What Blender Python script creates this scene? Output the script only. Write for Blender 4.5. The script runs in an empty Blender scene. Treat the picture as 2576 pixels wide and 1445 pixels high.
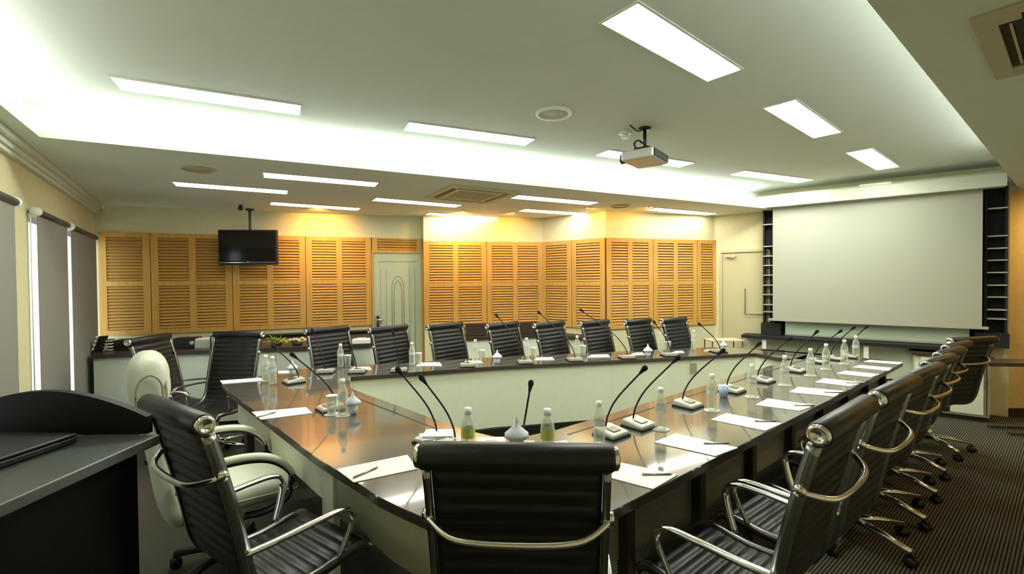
import bpy, math, random
from mathutils import Vector, Matrix
random.seed(7)
SC = bpy.context.scene
COL = SC.collection
R = math.radians
# ------------------------------------------------------------------ camera
W, HPX = 2576, 1445
FPX = 1140.27
PITCH, ROLL, CH = R(.905), R(-.518), 1.58
cp, sp = math.cos(PITCH), math.sin(PITCH)
FW = Vector((0, cp, -sp)); UP = Vector((0, sp, cp)); RT = Vector((1, 0, 0))
cr, sr = math.cos(ROLL), math.sin(ROLL)
RX = RT*cr + UP*sr; RU = -RT*sr + UP*cr
CAM = Vector((0, 0, CH))
cd = bpy.data.cameras.new('camera'); cam = bpy.data.objects.new('camera', cd); COL.objects.link(cam)
cd.sensor_width = 36; cd.lens = 36*FPX/W; cd.clip_start = .02
M = Matrix((RX, RU, -FW)).transposed().to_4x4(); M.translation = CAM
cam.matrix_world = M
SC.camera = cam
def ray(x, y): return FW + RX*((x-W/2)/FPX) + RU*((HPX/2-y)/FPX)
def P(x, y, z):                       # a measured point lying on the level plane z
    d = ray(x, y); return CAM + d*((z-CH)/d.z)
def V(x, y, q, yaw):                  # a measured point lying on the upright plane through q that runs along yaw
    n = Vector((math.cos(yaw), -math.sin(yaw), 0)); d = ray(x, y)
    return CAM + d*((Vector((q[0], q[1], CH))-CAM).dot(n)/d.dot(n))
def proj(p):
    d = Vector(p)-CAM; k = d.dot(FW); return W/2+FPX*d.dot(RX)/k, HPX/2-FPX*d.dot(RU)/k
def dirv(yaw): return Vector((math.sin(yaw), math.cos(yaw), 0))
def yawof(a, b): return math.atan2(b[0]-a[0], b[1]-a[1])
# ------------------------------------------------------------------ materials
def mat(name, col, rough=.5, metal=0, spec=.5, coat=0, emis=None, es=0, trans=0, ior=1.45, alpha=1):
    m = bpy.data.materials.new(name); m.use_nodes = True
    b = m.node_tree.nodes['Principled BSDF']
    b.inputs['Base Color'].default_value = (*col, 1); b.inputs['Roughness'].default_value = rough
    b.inputs['Metallic'].default_value = metal; b.inputs['Specular IOR Level'].default_value = spec
    b.inputs['Coat Weight'].default_value = coat; b.inputs['Coat Roughness'].default_value = .05
    b.inputs['Transmission Weight'].default_value = trans; b.inputs['IOR'].default_value = ior
    b.inputs['Alpha'].default_value = alpha
    if emis: b.inputs['Emission Color'].default_value = (*emis, 1); b.inputs['Emission Strength'].default_value = es
    return m
def noisy(m, c1, c2, scale=(8, 8, 8), detail=4, coord='Object', bump=0, dist=.01, nscale=5):
    nt = m.node_tree; b = nt.nodes['Principled BSDF']
    tc = nt.nodes.new('ShaderNodeTexCoord'); mp = nt.nodes.new('ShaderNodeMapping'); mp.inputs['Scale'].default_value = scale
    no = nt.nodes.new('ShaderNodeTexNoise'); no.inputs['Scale'].default_value = nscale; no.inputs['Detail'].default_value = detail
    rp = nt.nodes.new('ShaderNodeValToRGB'); rp.color_ramp.elements[0].color = (*c1, 1); rp.color_ramp.elements[1].color = (*c2, 1)
    rp.color_ramp.elements[0].position = .3; rp.color_ramp.elements[1].position = .7
    nt.links.new(tc.outputs[coord], mp.inputs[0]); nt.links.new(mp.outputs[0], no.inputs[0])
    nt.links.new(no.outputs[0], rp.inputs[0]); nt.links.new(rp.outputs[0], b.inputs['Base Color'])
    if bump:
        bp = nt.nodes.new('ShaderNodeBump'); bp.inputs['Strength'].default_value = bump; bp.inputs['Distance'].default_value = dist
        nt.links.new(no.outputs[0], bp.inputs['Height']); nt.links.new(bp.outputs[0], b.inputs['Normal'])
    return m
M_ = {}
M_['wall'] = noisy(mat('wall_paint', (.71, .66, .42), .85), (.69, .65, .41), (.73, .68, .44), nscale=3, bump=.03)
M_['wall_right'] = noisy(mat('yellow_wall_paint', (.68, .5, .2), .85), (.66, .47, .18), (.71, .52, .22), nscale=3)
M_['ceil'] = noisy(mat('ceiling_paint', (.74, .80, .73), .9), (.73, .79, .72), (.75, .81, .74), nscale=2)
M_['wood'] = noisy(mat('maple_wood', (.6, .38, .12), .45, spec=.35), (.57, .305, .068), (.66, .385, .098), scale=(9, 9, .5), nscale=4)
M_['slat'] = noisy(mat('maple_slat', (.58, .36, .11), .5, spec=.3), (.53, .28, .060), (.61, .34, .085), scale=(.5, .5, 12), nscale=4)
M_['slatgap'] = mat('slat_gap', (.30, .16, .045), .8)
M_['seam'] = mat('dark_seam', (.10, .05, .02), .8)
M_['top'] = noisy(mat('dark_table_laminate', (.09, .08, .065), .17, spec=.8, coat=1.0), (.100, .095, .082), (.120, .112, .095), scale=(1, 1, 1), nscale=9)
M_['edge'] = mat('dark_table_edge', (.055, .043, .033), .35)
M_['pale'] = noisy(mat('pale_laminate', (.78, .79, .62), .5), (.78, .82, .66), (.82, .85, .70), nscale=2)
M_['counter'] = noisy(mat('grey_green_laminate', (.72, .78, .66), .5), (.70, .76, .64), (.74, .80, .68), nscale=2)
M_['silver'] = noisy(mat('brushed_grey_panel', (.34, .34, .31), .45, metal=.3), (.28, .28, .26), (.38, .38, .35), scale=(2, 2, 40), nscale=6)
M_['leather'] = noisy(mat('black_leather', (.012, .012, .012), .38, spec=.45), (.010, .010, .010), (.017, .016, .015), nscale=40, bump=.06, dist=.002)
M_['chrome'] = mat('chrome', (.78, .78, .76), .13, metal=1)
M_['gunmetal'] = mat('dark_chrome', (.32, .33, .33), .25, metal=1)
M_['black'] = mat('black_plastic', (.012, .012, .012), .4)
M_['white_leather'] = noisy(mat('cream_leather', (.72, .73, .60), .4), (.70, .71, .58), (.75, .76, .63), nscale=25, bump=.04, dist=.002)
M_['piping'] = mat('grey_piping', (.42, .43, .33), .6)
M_['lectern'] = noisy(mat('black_stained_wood', (.006, .0055, .005), .5, spec=.2), (.005, .0045, .004), (.008, .007, .006), scale=(1, 12, 1), nscale=5)
M_['lectern_top'] = noisy(mat('charcoal_laminate', (.05, .055, .053), .3, spec=.6), (.080, .088, .084), (.100, .108, .104), scale=(14, 1, 1), nscale=5)
M_['white'] = mat('white_plastic', (.86, .87, .82), .4)
M_['paper'] = mat('white_paper', (.86, .86, .82), .7)
M_['mic_base'] = mat('silver_plastic', (.50, .50, .45), .38, metal=.25)
M_['foam'] = noisy(mat('black_foam', (.008, .008, .008), .95), (.005, .005, .005), (.014, .014, .014), nscale=200)
def glassmat(name, tint, alpha, rough=.06):
    m = bpy.data.materials.new(name); m.use_nodes = True; nt = m.node_tree; nt.nodes.clear()
    o = nt.nodes.new('ShaderNodeOutputMaterial'); mx = nt.nodes.new('ShaderNodeMixShader')
    t = nt.nodes.new('ShaderNodeBsdfTransparent'); t.inputs[0].default_value = (*tint, 1)
    g = nt.nodes.new('ShaderNodeBsdfPrincipled'); g.inputs['Base Color'].default_value = (.85, .88, .82, 1); g.inputs['Roughness'].default_value = rough
    lw = nt.nodes.new('ShaderNodeLayerWeight'); lw.inputs[0].default_value = .35
    ad = nt.nodes.new('ShaderNodeMath'); ad.operation = 'MULTIPLY_ADD'; ad.inputs[1].default_value = .65; ad.inputs[2].default_value = alpha; ad.use_clamp = True
    nt.links.new(lw.outputs['Facing'], ad.inputs[0]); nt.links.new(ad.outputs[0], mx.inputs[0])
    nt.links.new(t.outputs[0], mx.inputs[1]); nt.links.new(g.outputs[0], mx.inputs[2]); nt.links.new(mx.outputs[0], o.inputs[0])
    return m
M_['pet'] = glassmat('clear_bottle_plastic', (.93, .95, .90), .20)
M_['glass'] = glassmat('clear_glass', (.95, .97, .94), .06)
M_['pane'] = glassmat('window_glass', (.97, .99, .98), .02, .02)
M_['cap'] = mat('bottle_cap', (.82, .83, .76), .4)
M_['cap_blue'] = mat('bottle_label', (.62, .66, .63), .5)
M_['label_y'] = mat('yellow_label', (.55, .58, .12), .5)
M_['blue'] = noisy(mat('blue_print_cup', (.3, .45, .8), .5), (.20, .34, .72), (.72, .78, .88), nscale=30)
M_['tissue'] = noisy(mat('pale_blue_napkin', (.6, .66, .8), .8), (.62, .68, .80), (.80, .83, .88), nscale=25)
M_['screen'] = mat('projection_cloth', (.41, .415, .34), .8)
M_['housing'] = mat('cream_housing', (.56, .58, .48), .5)
M_['blind'] = noisy(mat('grey_blind_cloth', (.26, .26, .23), .9), (.25, .25, .22), (.275, .275, .245), nscale=60)
M_['bracket'] = mat('dark_tube', (.08, .08, .07), .5)
M_['tvscreen'] = mat('tv_glass', (.006, .006, .006), .12)
M_['slate'] = mat('dark_slate_board', (.022, .024, .024), .6, spec=.25)
M_['mint'] = mat('mint_glass_board', (.66, .82, .66), .3)
M_['door_green'] = noisy(mat('pale_green_door', (.50, .56, .40), .5), (.48, .54, .38), (.52, .58, .42), nscale=3)
M_['groove'] = mat('door_groove', (.34, .34, .20), .6)
M_['door_cream'] = mat('cream_door', (.54, .50, .30), .6)
M_['vent'] = mat('vent_paint', (.55, .50, .36), .6)
M_['ventdark'] = mat('vent_dark', (.05, .04, .02), .8)
M_['brown'] = mat('brown_bin', (.045, .028, .016), .5)
M_['leaf'] = noisy(mat('yellow_green_leaf', (.4, .5, .05), .6), (.25, .36, .03), (.60, .62, .12), nscale=14)
M_['flower'] = noisy(mat('peach_flower', (.7, .45, .28), .7), (.70, .40, .22), (.80, .62, .42), nscale=20)
def emit(name, col, s):
    m = bpy.data.materials.new(name); m.use_nodes = True; nt = m.node_tree; nt.nodes.clear()
    o = nt.nodes.new('ShaderNodeOutputMaterial'); e = nt.nodes.new('ShaderNodeEmission')
    e.inputs[0].default_value = (*col, 1); e.inputs[1].default_value = s; nt.links.new(e.outputs[0], o.inputs[0]); return m
M_['lamp'] = emit('lamp_diffuser', (.97, 1, .86), 21.0)
M_['lamp2'] = emit('perimeter_lamp_diffuser', (1, .96, .82), 9.0)
M_['cove'] = emit('cove_tube', (.96, 1, .95), 10.0)
def carpet():
    m = mat('ribbed_carpet', (.03, .028, .022), .95, spec=.1); nt = m.node_tree; b = nt.nodes['Principled BSDF']
    tc = nt.nodes.new('ShaderNodeTexCoord'); mp = nt.nodes.new('ShaderNodeMapping'); mp.inputs['Rotation'].default_value = (0, 0, R(51.3))
    w = nt.nodes.new('ShaderNodeTexWave'); w.wave_type = 'BANDS'; w.bands_direction = 'X'; w.inputs['Scale'].default_value = 19.4; w.inputs['Distortion'].default_value = .25; w.inputs['Detail'].default_value = 1
    rp = nt.nodes.new('ShaderNodeValToRGB'); rp.color_ramp.elements[0].color = (.026, .024, .017, 1); rp.color_ramp.elements[1].color = (.165, .158, .125, 1)
    rp.color_ramp.elements[0].position = .25; rp.color_ramp.elements[1].position = .75
    no = nt.nodes.new('ShaderNodeTexNoise'); no.inputs['Scale'].default_value = 180
    mx = nt.nodes.new('ShaderNodeMixRGB'); mx.blend_type = 'MULTIPLY'; mx.inputs[0].default_value = .5
    nt.links.new(tc.outputs['Object'], mp.inputs[0]); nt.links.new(mp.outputs[0], w.inputs[0]); nt.links.new(tc.outputs['Object'], no.inputs[0])
    nt.links.new(w.outputs[1], rp.inputs[0]); nt.links.new(rp.outputs[0], mx.inputs[1]); nt.links.new(no.outputs[0], mx.inputs[2]); nt.links.new(mx.outputs[0], b.inputs['Base Color'])
    return m
M_['carpet'] = carpet()
# ------------------------------------------------------------------ mesh building
class MB:
    def __init__(s): s.v = []; s.f = []; s.sm = []
    def add(s, vs, fs, smooth=False):
        n = len(s.v); s.v += [tuple(v) for v in vs]
        for f in fs: s.f.append([i+n for i in f]); s.sm.append(smooth)
        return s
    def box(s, c, d, yaw=0, tilt=None):        # centre, full size; yaw turns local x clockwise-from-north style (0 = axis aligned)
        m = Matrix.Rotation(-yaw, 3, 'Z')
        if tilt is not None: m = m @ Matrix.Rotation(tilt, 3, 'X')
        vs = [Vector(c)+m @ Vector((x*d[0]/2, y*d[1]/2, z*d[2]/2)) for x in (-1, 1) for y in (-1, 1) for z in (-1, 1)]
        return s.add(vs, [(0, 1, 3, 2), (4, 6, 7, 5), (0, 4, 5, 1), (2, 3, 7, 6), (0, 2, 6, 4), (1, 5, 7, 3)])
    def prism(s, poly, z0, z1):                # plan polygon
        n = len(poly); a = sum(poly[i][0]*poly[(i+1) % n][1]-poly[(i+1) % n][0]*poly[i][1] for i in range(n))
        if a < 0: poly = poly[::-1]
        vs = [(p[0], p[1], z0) for p in poly]+[(p[0], p[1], z1) for p in poly]
        return s.add(vs, [list(range(n))[::-1], list(range(n, 2*n))]+[(i, (i+1) % n, n+(i+1) % n, n+i) for i in range(n)])
    def wallseg(s, a, b, z0, z1, t, side=1):   # upright slab from a to b, thickness t to the given side (1 = left of travel)
        d = (Vector((b[0], b[1]))-Vector((a[0], a[1]))).normalized(); n = Vector((-d.y, d.x))*t*side
        return s.prism([(a[0], a[1]), (b[0], b[1]), (b[0]+n.x, b[1]+n.y), (a[0]+n.x, a[1]+n.y)], z0, z1)
    def lathe(s, prof, seg=20, c=(0, 0, 0), axis='Z'):
        vs = []; fs = []; n = len(prof)
        for k in range(seg):
            a = 2*math.pi*k/seg
            for r, z in prof:
                p = (r*math.cos(a), r*math.sin(a), z)
                if axis == 'X': p = (p[2], p[0], p[1])
                if axis == 'Y': p = (p[0], p[2], p[1])
                vs.append((p[0]+c[0], p[1]+c[1], p[2]+c[2]))
        for k in range(seg):
            for i in range(n-1):
                a, b = k*n+i, ((k+1) % seg)*n+i; fs.append((a, b, b+1, a+1))
        return s.add(vs, fs, True)
    def cyl(s, c, r, h, seg=20, axis='Z'): return s.lathe([(0, -h/2), (r, -h/2), (r, h/2), (0, h/2)], seg, c, axis)
    def sweep(s, path, sec, up=(0, 0, 1), closed=True, cap=True):
        path = [Vector(p) for p in path]; n = len(sec); vs = []; fs = []
        for i, p in enumerate(path):
            t = (path[min(i+1, len(path)-1)]-path[max(i-1, 0)]).normalized(); u = Vector(up)
            x = t.cross(u)
            if x.length < 1e-4: x = t.cross(Vector((0, 1, .01)))
            x.normalize(); y = x.cross(t).normalized()
            vs += [p+x*a+y*b for a, b in sec]
        for i in range(len(path)-1):
            for k in range(n if closed else n-1):
                k2 = (k+1) % n; fs.append((i*n+k, i*n+k2, (i+1)*n+k2, (i+1)*n+k))
        if cap: fs += [list(range(n))[::-1], [(len(path)-1)*n+k for k in range(n)]]
        return s.add(vs, fs, True)
    def tube(s, path, r, seg=8, up=(0, 0, 1)):
        return s.sweep(path, [(r*math.cos(2*math.pi*k/seg), r*math.sin(2*math.pi*k/seg)) for k in range(seg)], up)
    def ball(s, c, r, sc=(1, 1, 1), seg=12):
        prof = [(r*math.sin(math.pi*i/8), -r*math.cos(math.pi*i/8)) for i in range(9)]
        m = MB().lathe(prof, seg); return s.add([(v[0]*sc[0]+c[0], v[1]*sc[1]+c[1], v[2]*sc[2]+c[2]) for v in m.v], m.f, True)
    def build(s, name, m, parent=None, bevel=0, sub=0, autosmooth=False):
        me = bpy.data.meshes.new(name); me.from_pydata(s.v, [], s.f); me.validate()
        me.polygons.foreach_set('use_smooth', [bool(x) for x in s.sm][:len(me.polygons)] if len(s.sm) == len(me.polygons) else [False]*len(me.polygons))
        me.materials.append(M_[m] if isinstance(m, str) else m); me.update()
        o = bpy.data.objects.new(name, me); COL.objects.link(o)
        if parent: o.parent = parent
        if bevel:
            b = o.modifiers.new('bevel', 'BEVEL'); b.width = bevel; b.segments = 2; b.limit_method = 'ANGLE'; b.angle_limit = R(40)
        if sub:
            b = o.modifiers.new('sub', 'SUBSURF'); b.levels = sub; b.render_levels = sub
        return o
def spline(pts, n=6):                          # Catmull-Rom through points
    pts = [Vector(p) for p in pts]; out = []
    q = [pts[0]*2-pts[1]]+pts+[pts[-1]*2-pts[-2]]
    for i in range(1, len(q)-2):
        for k in range(n):
            t = k/n; a, b, c, d = q[i-1:i+3]
            out.append(.5*((2*b)+(c-a)*t+(2*a-5*b+4*c-d)*t*t+(3*b-a-3*c+d)*t**3))
    out.append(pts[-1]); return out
def tag(o, label, cat, group=None):
    o['label'] = label; o['category'] = cat
    if group: o['group'] = group
    return o
def thing(name, loc, rz, label, cat, group=None):
    o = bpy.data.objects.new(name, None); COL.objects.link(o); o.location = loc; o.rotation_euler = (0, 0, rz); o.empty_display_size = .1
    return tag(o, label, cat, group)
def struct(o): o['kind'] = 'structure'; return o
def kids(o): return [c for c in bpy.data.objects if c.parent == o]
def dup(src, loc, rz, label, scale=None):
    def cp_(o, par):
        c = o.copy(); COL.objects.link(c)
        if par: c.parent = par
        for k in CH_[o.name] if o.name in CH_ else (): cp_(k, c)
        return c
    r = cp_(src, None); r.location = loc; r.rotation_euler = (0, 0, rz); r['label'] = label
    if scale: r.scale = scale
    return r
CH_ = {}
def freeze(o):                                  # remember the children of a finished thing
    CH_[o.name] = kids(o)
    for k in CH_[o.name]: freeze(k)
# ------------------------------------------------------------------ room shell
ZL, ZU, ZT = 2.52, 2.80, 2.95
yP = R(70.6)
K = Vector((-5.03, 5.48, 0)); J1 = Vector((-1.30, 6.79, 0)); J2 = Vector((-1.27, 6.55, 0)); J3 = Vector((.47, 6.96, 0))
J4 = Vector((1.30, 6.27, 0)); J5 = Vector((3.08, 6.89, 0)); E = Vector((5.52, 5.03, 0)); E2 = Vector((7.6, 5.0, 0)); E3 = Vector((7.9, 3.0, 0))
WD = Vector((.57, -.8216, 0)); Wn = K+WD*7.9; RB = Wn+Vector((.896, .444, 0))*9.4
yW = math.atan2(WD.x, WD.y); yS = yawof(J5, E)
# floor: wide slab
struct(MB().prism([(K.x-.3, K.y+.3), (-1.3, 7.3), (3.2, 7.3), (8.3, 5.4), (8.3, 2.2), (Wn.x-.3, Wn.y-.5)], -.06, 0).build('floor', 'carpet'))
T = .12
for nm, a, b, m in [('wall_back', K, J1, 'wall'), ('wall_back', J2, J3, 'wall'), ('wall_back', J3, J4, 'wall'), ('wall_back', J4, J5, 'wall'),
                    ('wall_screen', J5, E, 'wall'), ('wall_right', E, E2, 'wall_right'), ('wall_right', E2, E3, 'wall_right'), ('wall_right', E3, RB, 'wall_right'), ('wall_rear', RB, Wn, 'wall')]:
    struct(MB().wallseg(a, b, 0, ZT, T, 1).build(nm, m))
struct(MB().prism([(J1.x, J1.y), (J1.x, J1.y+.13), (J2.x+.02, J2.y+.15), (J2.x, J2.y)], 0, ZT).build('wall_back', 'wall'))
# left wall with window openings
def LW(px, py=700): return V(px, py, K, yW)
def tW(px): return (LW(px)-K).dot(WD)
win1 = (tW(38), tW(38)+2.3); win2 = (tW(243), tW(74)); WZ0, WZ1 = .12, 2.10
lw = MB()
def lpiece(t0, t1, z0, z1): lw.wallseg(K+WD*t0, K+WD*t1, z0, z1, T, -1)
lpiece(-.1, win2[0], 0, ZT); lpiece(win2[1], win1[0], 0, ZT); lpiece(win1[1], 7.9, 0, ZT)
for w in (win1, win2): lpiece(w[0], w[1], 0, WZ0); lpiece(w[0], w[1], WZ1, ZT)
struct(lw.build('wall_left', 'wall'))
wn = Vector((-WD.y, WD.x, 0))*-1                # outward? set below
OUT = Vector((WD.y, -WD.x, 0)); OUT = OUT if OUT.x < 0 else -OUT; INN = -OUT
for i, w in enumerate((win1, win2)):
    fr = MB(); t0, t1 = w
    for (a, b, z0, z1) in [(t0, t0+.04, WZ0, WZ1), (t1-.04, t1, WZ0, WZ1), (t0, t1, WZ0, WZ0+.04), (t0, t1, WZ1-.04, WZ1), ((t0+t1)/2-.02, (t0+t1)/2+.02, WZ0, WZ1)]:
        c = K+WD*((a+b)/2)+OUT*.07; fr.box((c.x, c.y, (z0+z1)/2), (b-a, .04, z1-z0), yW-R(90))
    f = struct(fr.build('window_%d' % (i+1), 'white'))
    pn = MB(); c = K+WD*((t0+t1)/2)+OUT*.07; pn.box((c.x, c.y, (WZ0+WZ1)/2), (t1-t0, .006, WZ1-WZ0), yW-R(90)); pn.build('glass_pane', 'pane', f)
# cornice on the left wall
cn = MB()
for (o1, z0, z1) in [(.035, ZL-.10, ZL-.07), (.055, ZL-.07, ZL-.035), (.09, ZL-.035, ZL+.0)]:
    a = K+WD*.0; b = K+WD*7.9; cn.wallseg(a, b, z0, z1, o1, 1)
struct(cn.build('trim_1', 'ceil'))
# skirting
for (a, b) in ((E, E2),):
    struct(MB().wallseg(a, b, 0, .10, .015, -1).build('baseboard_right', 'brown'))
# lower ceiling with the coffer opening
A = P(100, 345, ZL); B0 = P(1900, 522, ZL); R1 = P(2180, 0, ZL); R2 = P(2509, 407, ZL); L0 = P(0, 263, ZL)
def isect(p, d, q, e):
    den = d.x*e.y-d.y*e.x; t = ((q.x-p.x)*e.y-(q.y-p.y)*e.x)/den; return p+d*t
B2 = isect(A, B0-A, J5, E-J5); C2 = isect(R1, R2-R1, J5, E-J5); D2 = isect(R1, R2-R1, A, L0-A)
for p in (B2, C2): p.z = ZL
B2 = B2; c = MB()
q = [Vector((p.x, p.y)) for p in (A, B2, C2, D2)]
o = [Vector(p) for p in ((-6.2, 5.0), (3.3, 8.2), (8.6, 5.6), (8.6, 1.2), (-1.2, -2.6))]
c.prism([o[0], o[1], q[1], q[0]], ZL, ZL+.045); c.prism([o[1], o[2], q[2], q[1]], ZL, ZL+.045)
c.prism([o[2], o[3], q[3], q[2]], ZL, ZL+.045); c.prism([o[3], o[4], q[3]], ZL, ZL+.045); c.prism([o[4], o[0], q[0], q[3]], ZL, ZL+.045)
struct(c.build('ceiling', 'ceil'))
struct(MB().prism(o, ZU, ZU+.08).build('ceiling', 'ceil'))
# recess walls of the cove
dB = (B2-A).normalized(); nB = Vector((-dB.y, dB.x, 0)); dR = (R2-R1).normalized(); nR = Vector((dR.y, -dR.x, 0)); dL = (L0-A).normalized(); nL = Vector((dL.y, -dL.x, 0))
if nL.x > 0: nL = -nL
rec = MB()
rec.wallseg(A+nB*.24-dB*.25, B2+nB*.24, ZL+.045, ZU, .03, 1)
rec.wallseg(A+nL*.12-dL*.3, D2+nL*.12, ZL+.045, ZU, .03, -1)
rec.wallseg(D2+nR*.24, C2+nR*.24, ZL+.045, ZU, .03, -1)
struct(rec.build('trim_2', 'white'))
def strip(a, b, w, nm, lab):
    d = (b-a).normalized(); L = (b-a).length; c = (a+b)/2
    o_ = thing('cove_light', (c.x, c.y, ZL+.046), -(math.atan2(d.x, d.y)-R(90)), lab, 'light', 'hidden cove light strips')
    MB().box((0, 0, .008), (L, w+.03, .012)).build('channel', 'white', o_)
    MB().box((0, 0, .020), (L-.02, w, .010)).build('light_strip', M_['cove'], o_)
strip(A+nB*.12+dB*.05, B2+nB*.12-dB*.15, .035, 'b', 'long cove light strip in the ceiling recess nearest the timber panelled wall')
strip(A+nL*.06-dL*-.1, D2+nL*.06, .05, 'l', 'cove light strip in the ceiling recess beside the wall with the grey blinds')
strip(D2+nR*.14+dR*1.0, C2+nR*.14-dR*1.35, .038, 'r', 'cove light strip in the ceiling recess above the chairs nearest the camera')
# ------------------------------------------------------------------ ceiling lights
def panel(px, z, up, lab, grp, size=(1.15, .20), m='lamp'):
    q_ = [P(x, y, z) for x, y in px]; c_ = sum(q_, Vector())/4
    yaw = yawof((q_[0]+q_[3])/2, (q_[1]+q_[2])/2)
    L = ((q_[1]+q_[2])/2-(q_[0]+q_[3])/2).length
    t_ = thing('ceiling_light', (c_.x, c_.y, z), -(yaw-R(90)), lab, 'light', grp)
    MB().box((0, 0, -.003), (L, size[1], .004)).build('diffuser', m, t_)
    f_ = MB(); w = .012
    for s_ in (-1, 1): f_.box((0, s_*(size[1]/2+w/2), -.003), (L+2*w, w, .008)); f_.box((s_*(L/2+w/2), 0, -.003), (w, size[1], .008))
    f_.build('frame', 'ceil', t_)
g1 = 'recessed light panels in the raised ceiling'; g2 = 'recessed light panels in the lower ceiling'
panel([(288, 195), (760, 265), (750, 287), (297, 222)], ZU, 1, 'longest glowing light panel, in the raised ceiling over the lectern side', g1)
panel([(1028, 308), (1340, 349), (1325, 365), (1018, 325)], ZU, 1, 'glowing light panel in the raised ceiling beside the white ring speaker', g1)
panel([(1530, 377), (1743, 408), (1712, 421), (1500, 390)], ZU, 1, 'glowing light panel partly hidden behind the hanging projector', g1)
panel([(1865, 430), (2037, 452), (2015, 459), (1845, 438)], ZU, 1, 'glowing light panel in the raised ceiling just before the left end of the screen housing', g1)
panel([(1600, 12), (1860, 175), (1783, 200), (1518, 50)], ZU, 1, 'largest glowing light panel, nearest the camera in the raised ceiling', g1)
panel([(2000, 253), (2117, 330), (2045, 347), (1922, 268)], ZU, 1, 'middle glowing panel of the three leading to the screen', g1)
panel([(2192, 372), (2260, 418), (2207, 427), (2130, 384)], ZU, 1, 'glowing light panel closest above the projection screen', g1)
for q_, lab in [([(437, 455), (723, 478), (722, 488), (440, 468)], 'glowing light panel in the low ceiling in front of the hanging television'),
                ([(662, 432), (951, 459), (943, 468), (665, 446)], 'glowing light panel in the low ceiling nearest the long cove edge'),
                ([(680, 507), (903, 523), (902, 529), (682, 515)], 'glowing light panel in the low ceiling beside the television pole'),
                ([(938, 496), (1157, 515), (1150, 521), (945, 505)], 'glowing light panel between the television and the square air vent'),
                ([(1080, 534), (1252, 546), (1245, 552), (1072, 540)], 'glowing light panel against the brightest warm wall patch beside the green door'),
                ([(1300, 490), (1497, 508), (1490, 515), (1290, 498)], 'glowing light panel just beyond the square air vent toward the screen'),
                ([(1320, 525), (1473, 535), (1465, 542), (1308, 531)], 'glowing light panel above the inner corner of the timber panelling'),
                ([(1645, 522), (1795, 535), (1785, 542), (1630, 528)], 'glowing light panel in the low ceiling nearest the cream door')]:
    panel(q_, ZL, 0, lab, g2, size=(1.05, .20), m='lamp2')
# ------------------------------------------------------------------ round speakers, vents, smoke detector
def rspk(px, py, z, r, lab, col, ring):
    p = P(px, py, z); t_ = thing('ceiling_speaker', (p.x, p.y, z), 0, lab, 'speaker')
    MB().lathe([(r-.02, 0), (r-.02, -.014), (r, -.014), (r, 0)], 32).build('rim', ring, t_)
    MB().lathe([(0, -.004), (r-.014, -.004), (r-.014, 0), (0, 0)], 32).build('grille', col, t_)
rspk(1393, 284, ZU, .13, 'round speaker with a white ring in the raised ceiling', 'ceil', 'white')
rspk(499, 425, ZL, .12, 'round grey speaker in the low ceiling above the blinds corner', 'vent', 'vent')
rspk(1560, 518, ZL, .12, 'round brown speaker in the low ceiling before the projecting wall corner', 'vent', 'vent')
def cassette(c_, yv, lab, dark='ventdark', fm='wall'):
    t_ = thing('air_vent', (c_[0], c_[1], ZL), -(yv-R(90)), lab, 'vent', 'square cassette air vents'); f_ = MB()
    for s_ in (-1, 1): f_.box((0, s_*.37, -.008), (.8, .06, .016)); f_.box((s_*.37, 0, -.008), (.06, .68, .016))
    for s_ in (-1, 1): f_.box((0, s_*.25, -.008), (.56, .05, .016)); f_.box((s_*.25, 0, -.008), (.05, .45, .016))
    for a in (-1, 1):
        for b in (-1, 1): f_.box((a*.31, b*.31, -.007), (.06, .06, .014))
    f_.build('frame', fm, t_)
    m_ = MB().box((0, 0, -.003), (.7, .7, .004)); m_.build('slot', dark, t_); g_ = MB()
    g_.box((0, 0, -.006), (.46, .46, .004))
    for k in range(12): g_.box((0, -.2+k*.036, -.010), (.44, .012, .006))
    g_.build('grille', 'vent', t_)
    f_ = MB()
    for s_ in (-1, 1): f_.box((s_*.31, 0, -.010), (.008, .5, .004)); f_.box((0, s_*.31, -.010), (.5, .008, .004))
    f_.build('vane', 'vent', t_)
p = P(1185, 490, ZL); cassette(p, R(60), 'square cassette air vent in the low ceiling with a central grille')
a_, b_ = P(2450, 68, ZL), P(2500, 180, ZL); yv = yawof(a_, b_); c_ = (a_+b_)/2+Vector((math.cos(yv), -math.sin(yv), 0))*(.4 if math.cos(yv) > 0 else -.4)
cassette(c_, yv, 'cassette air vent cut off by the upper right picture corner', fm='vent')
p = P(1572, 334, ZU); t_ = thing('smoke_detector', (p.x, p.y, ZU), 0, 'small white smoke detector on the raised ceiling beside the projector pole', 'smoke detector')
MB().lathe([(0, 0), (.05, 0), (.05, -.012), (.0, -.012)], 20).build('base', 'white', t_); MB().lathe([(0, -.012), (.03, -.012), (.028, -.045), (0, -.045)], 20).build('sensor', 'white', t_)
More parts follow.
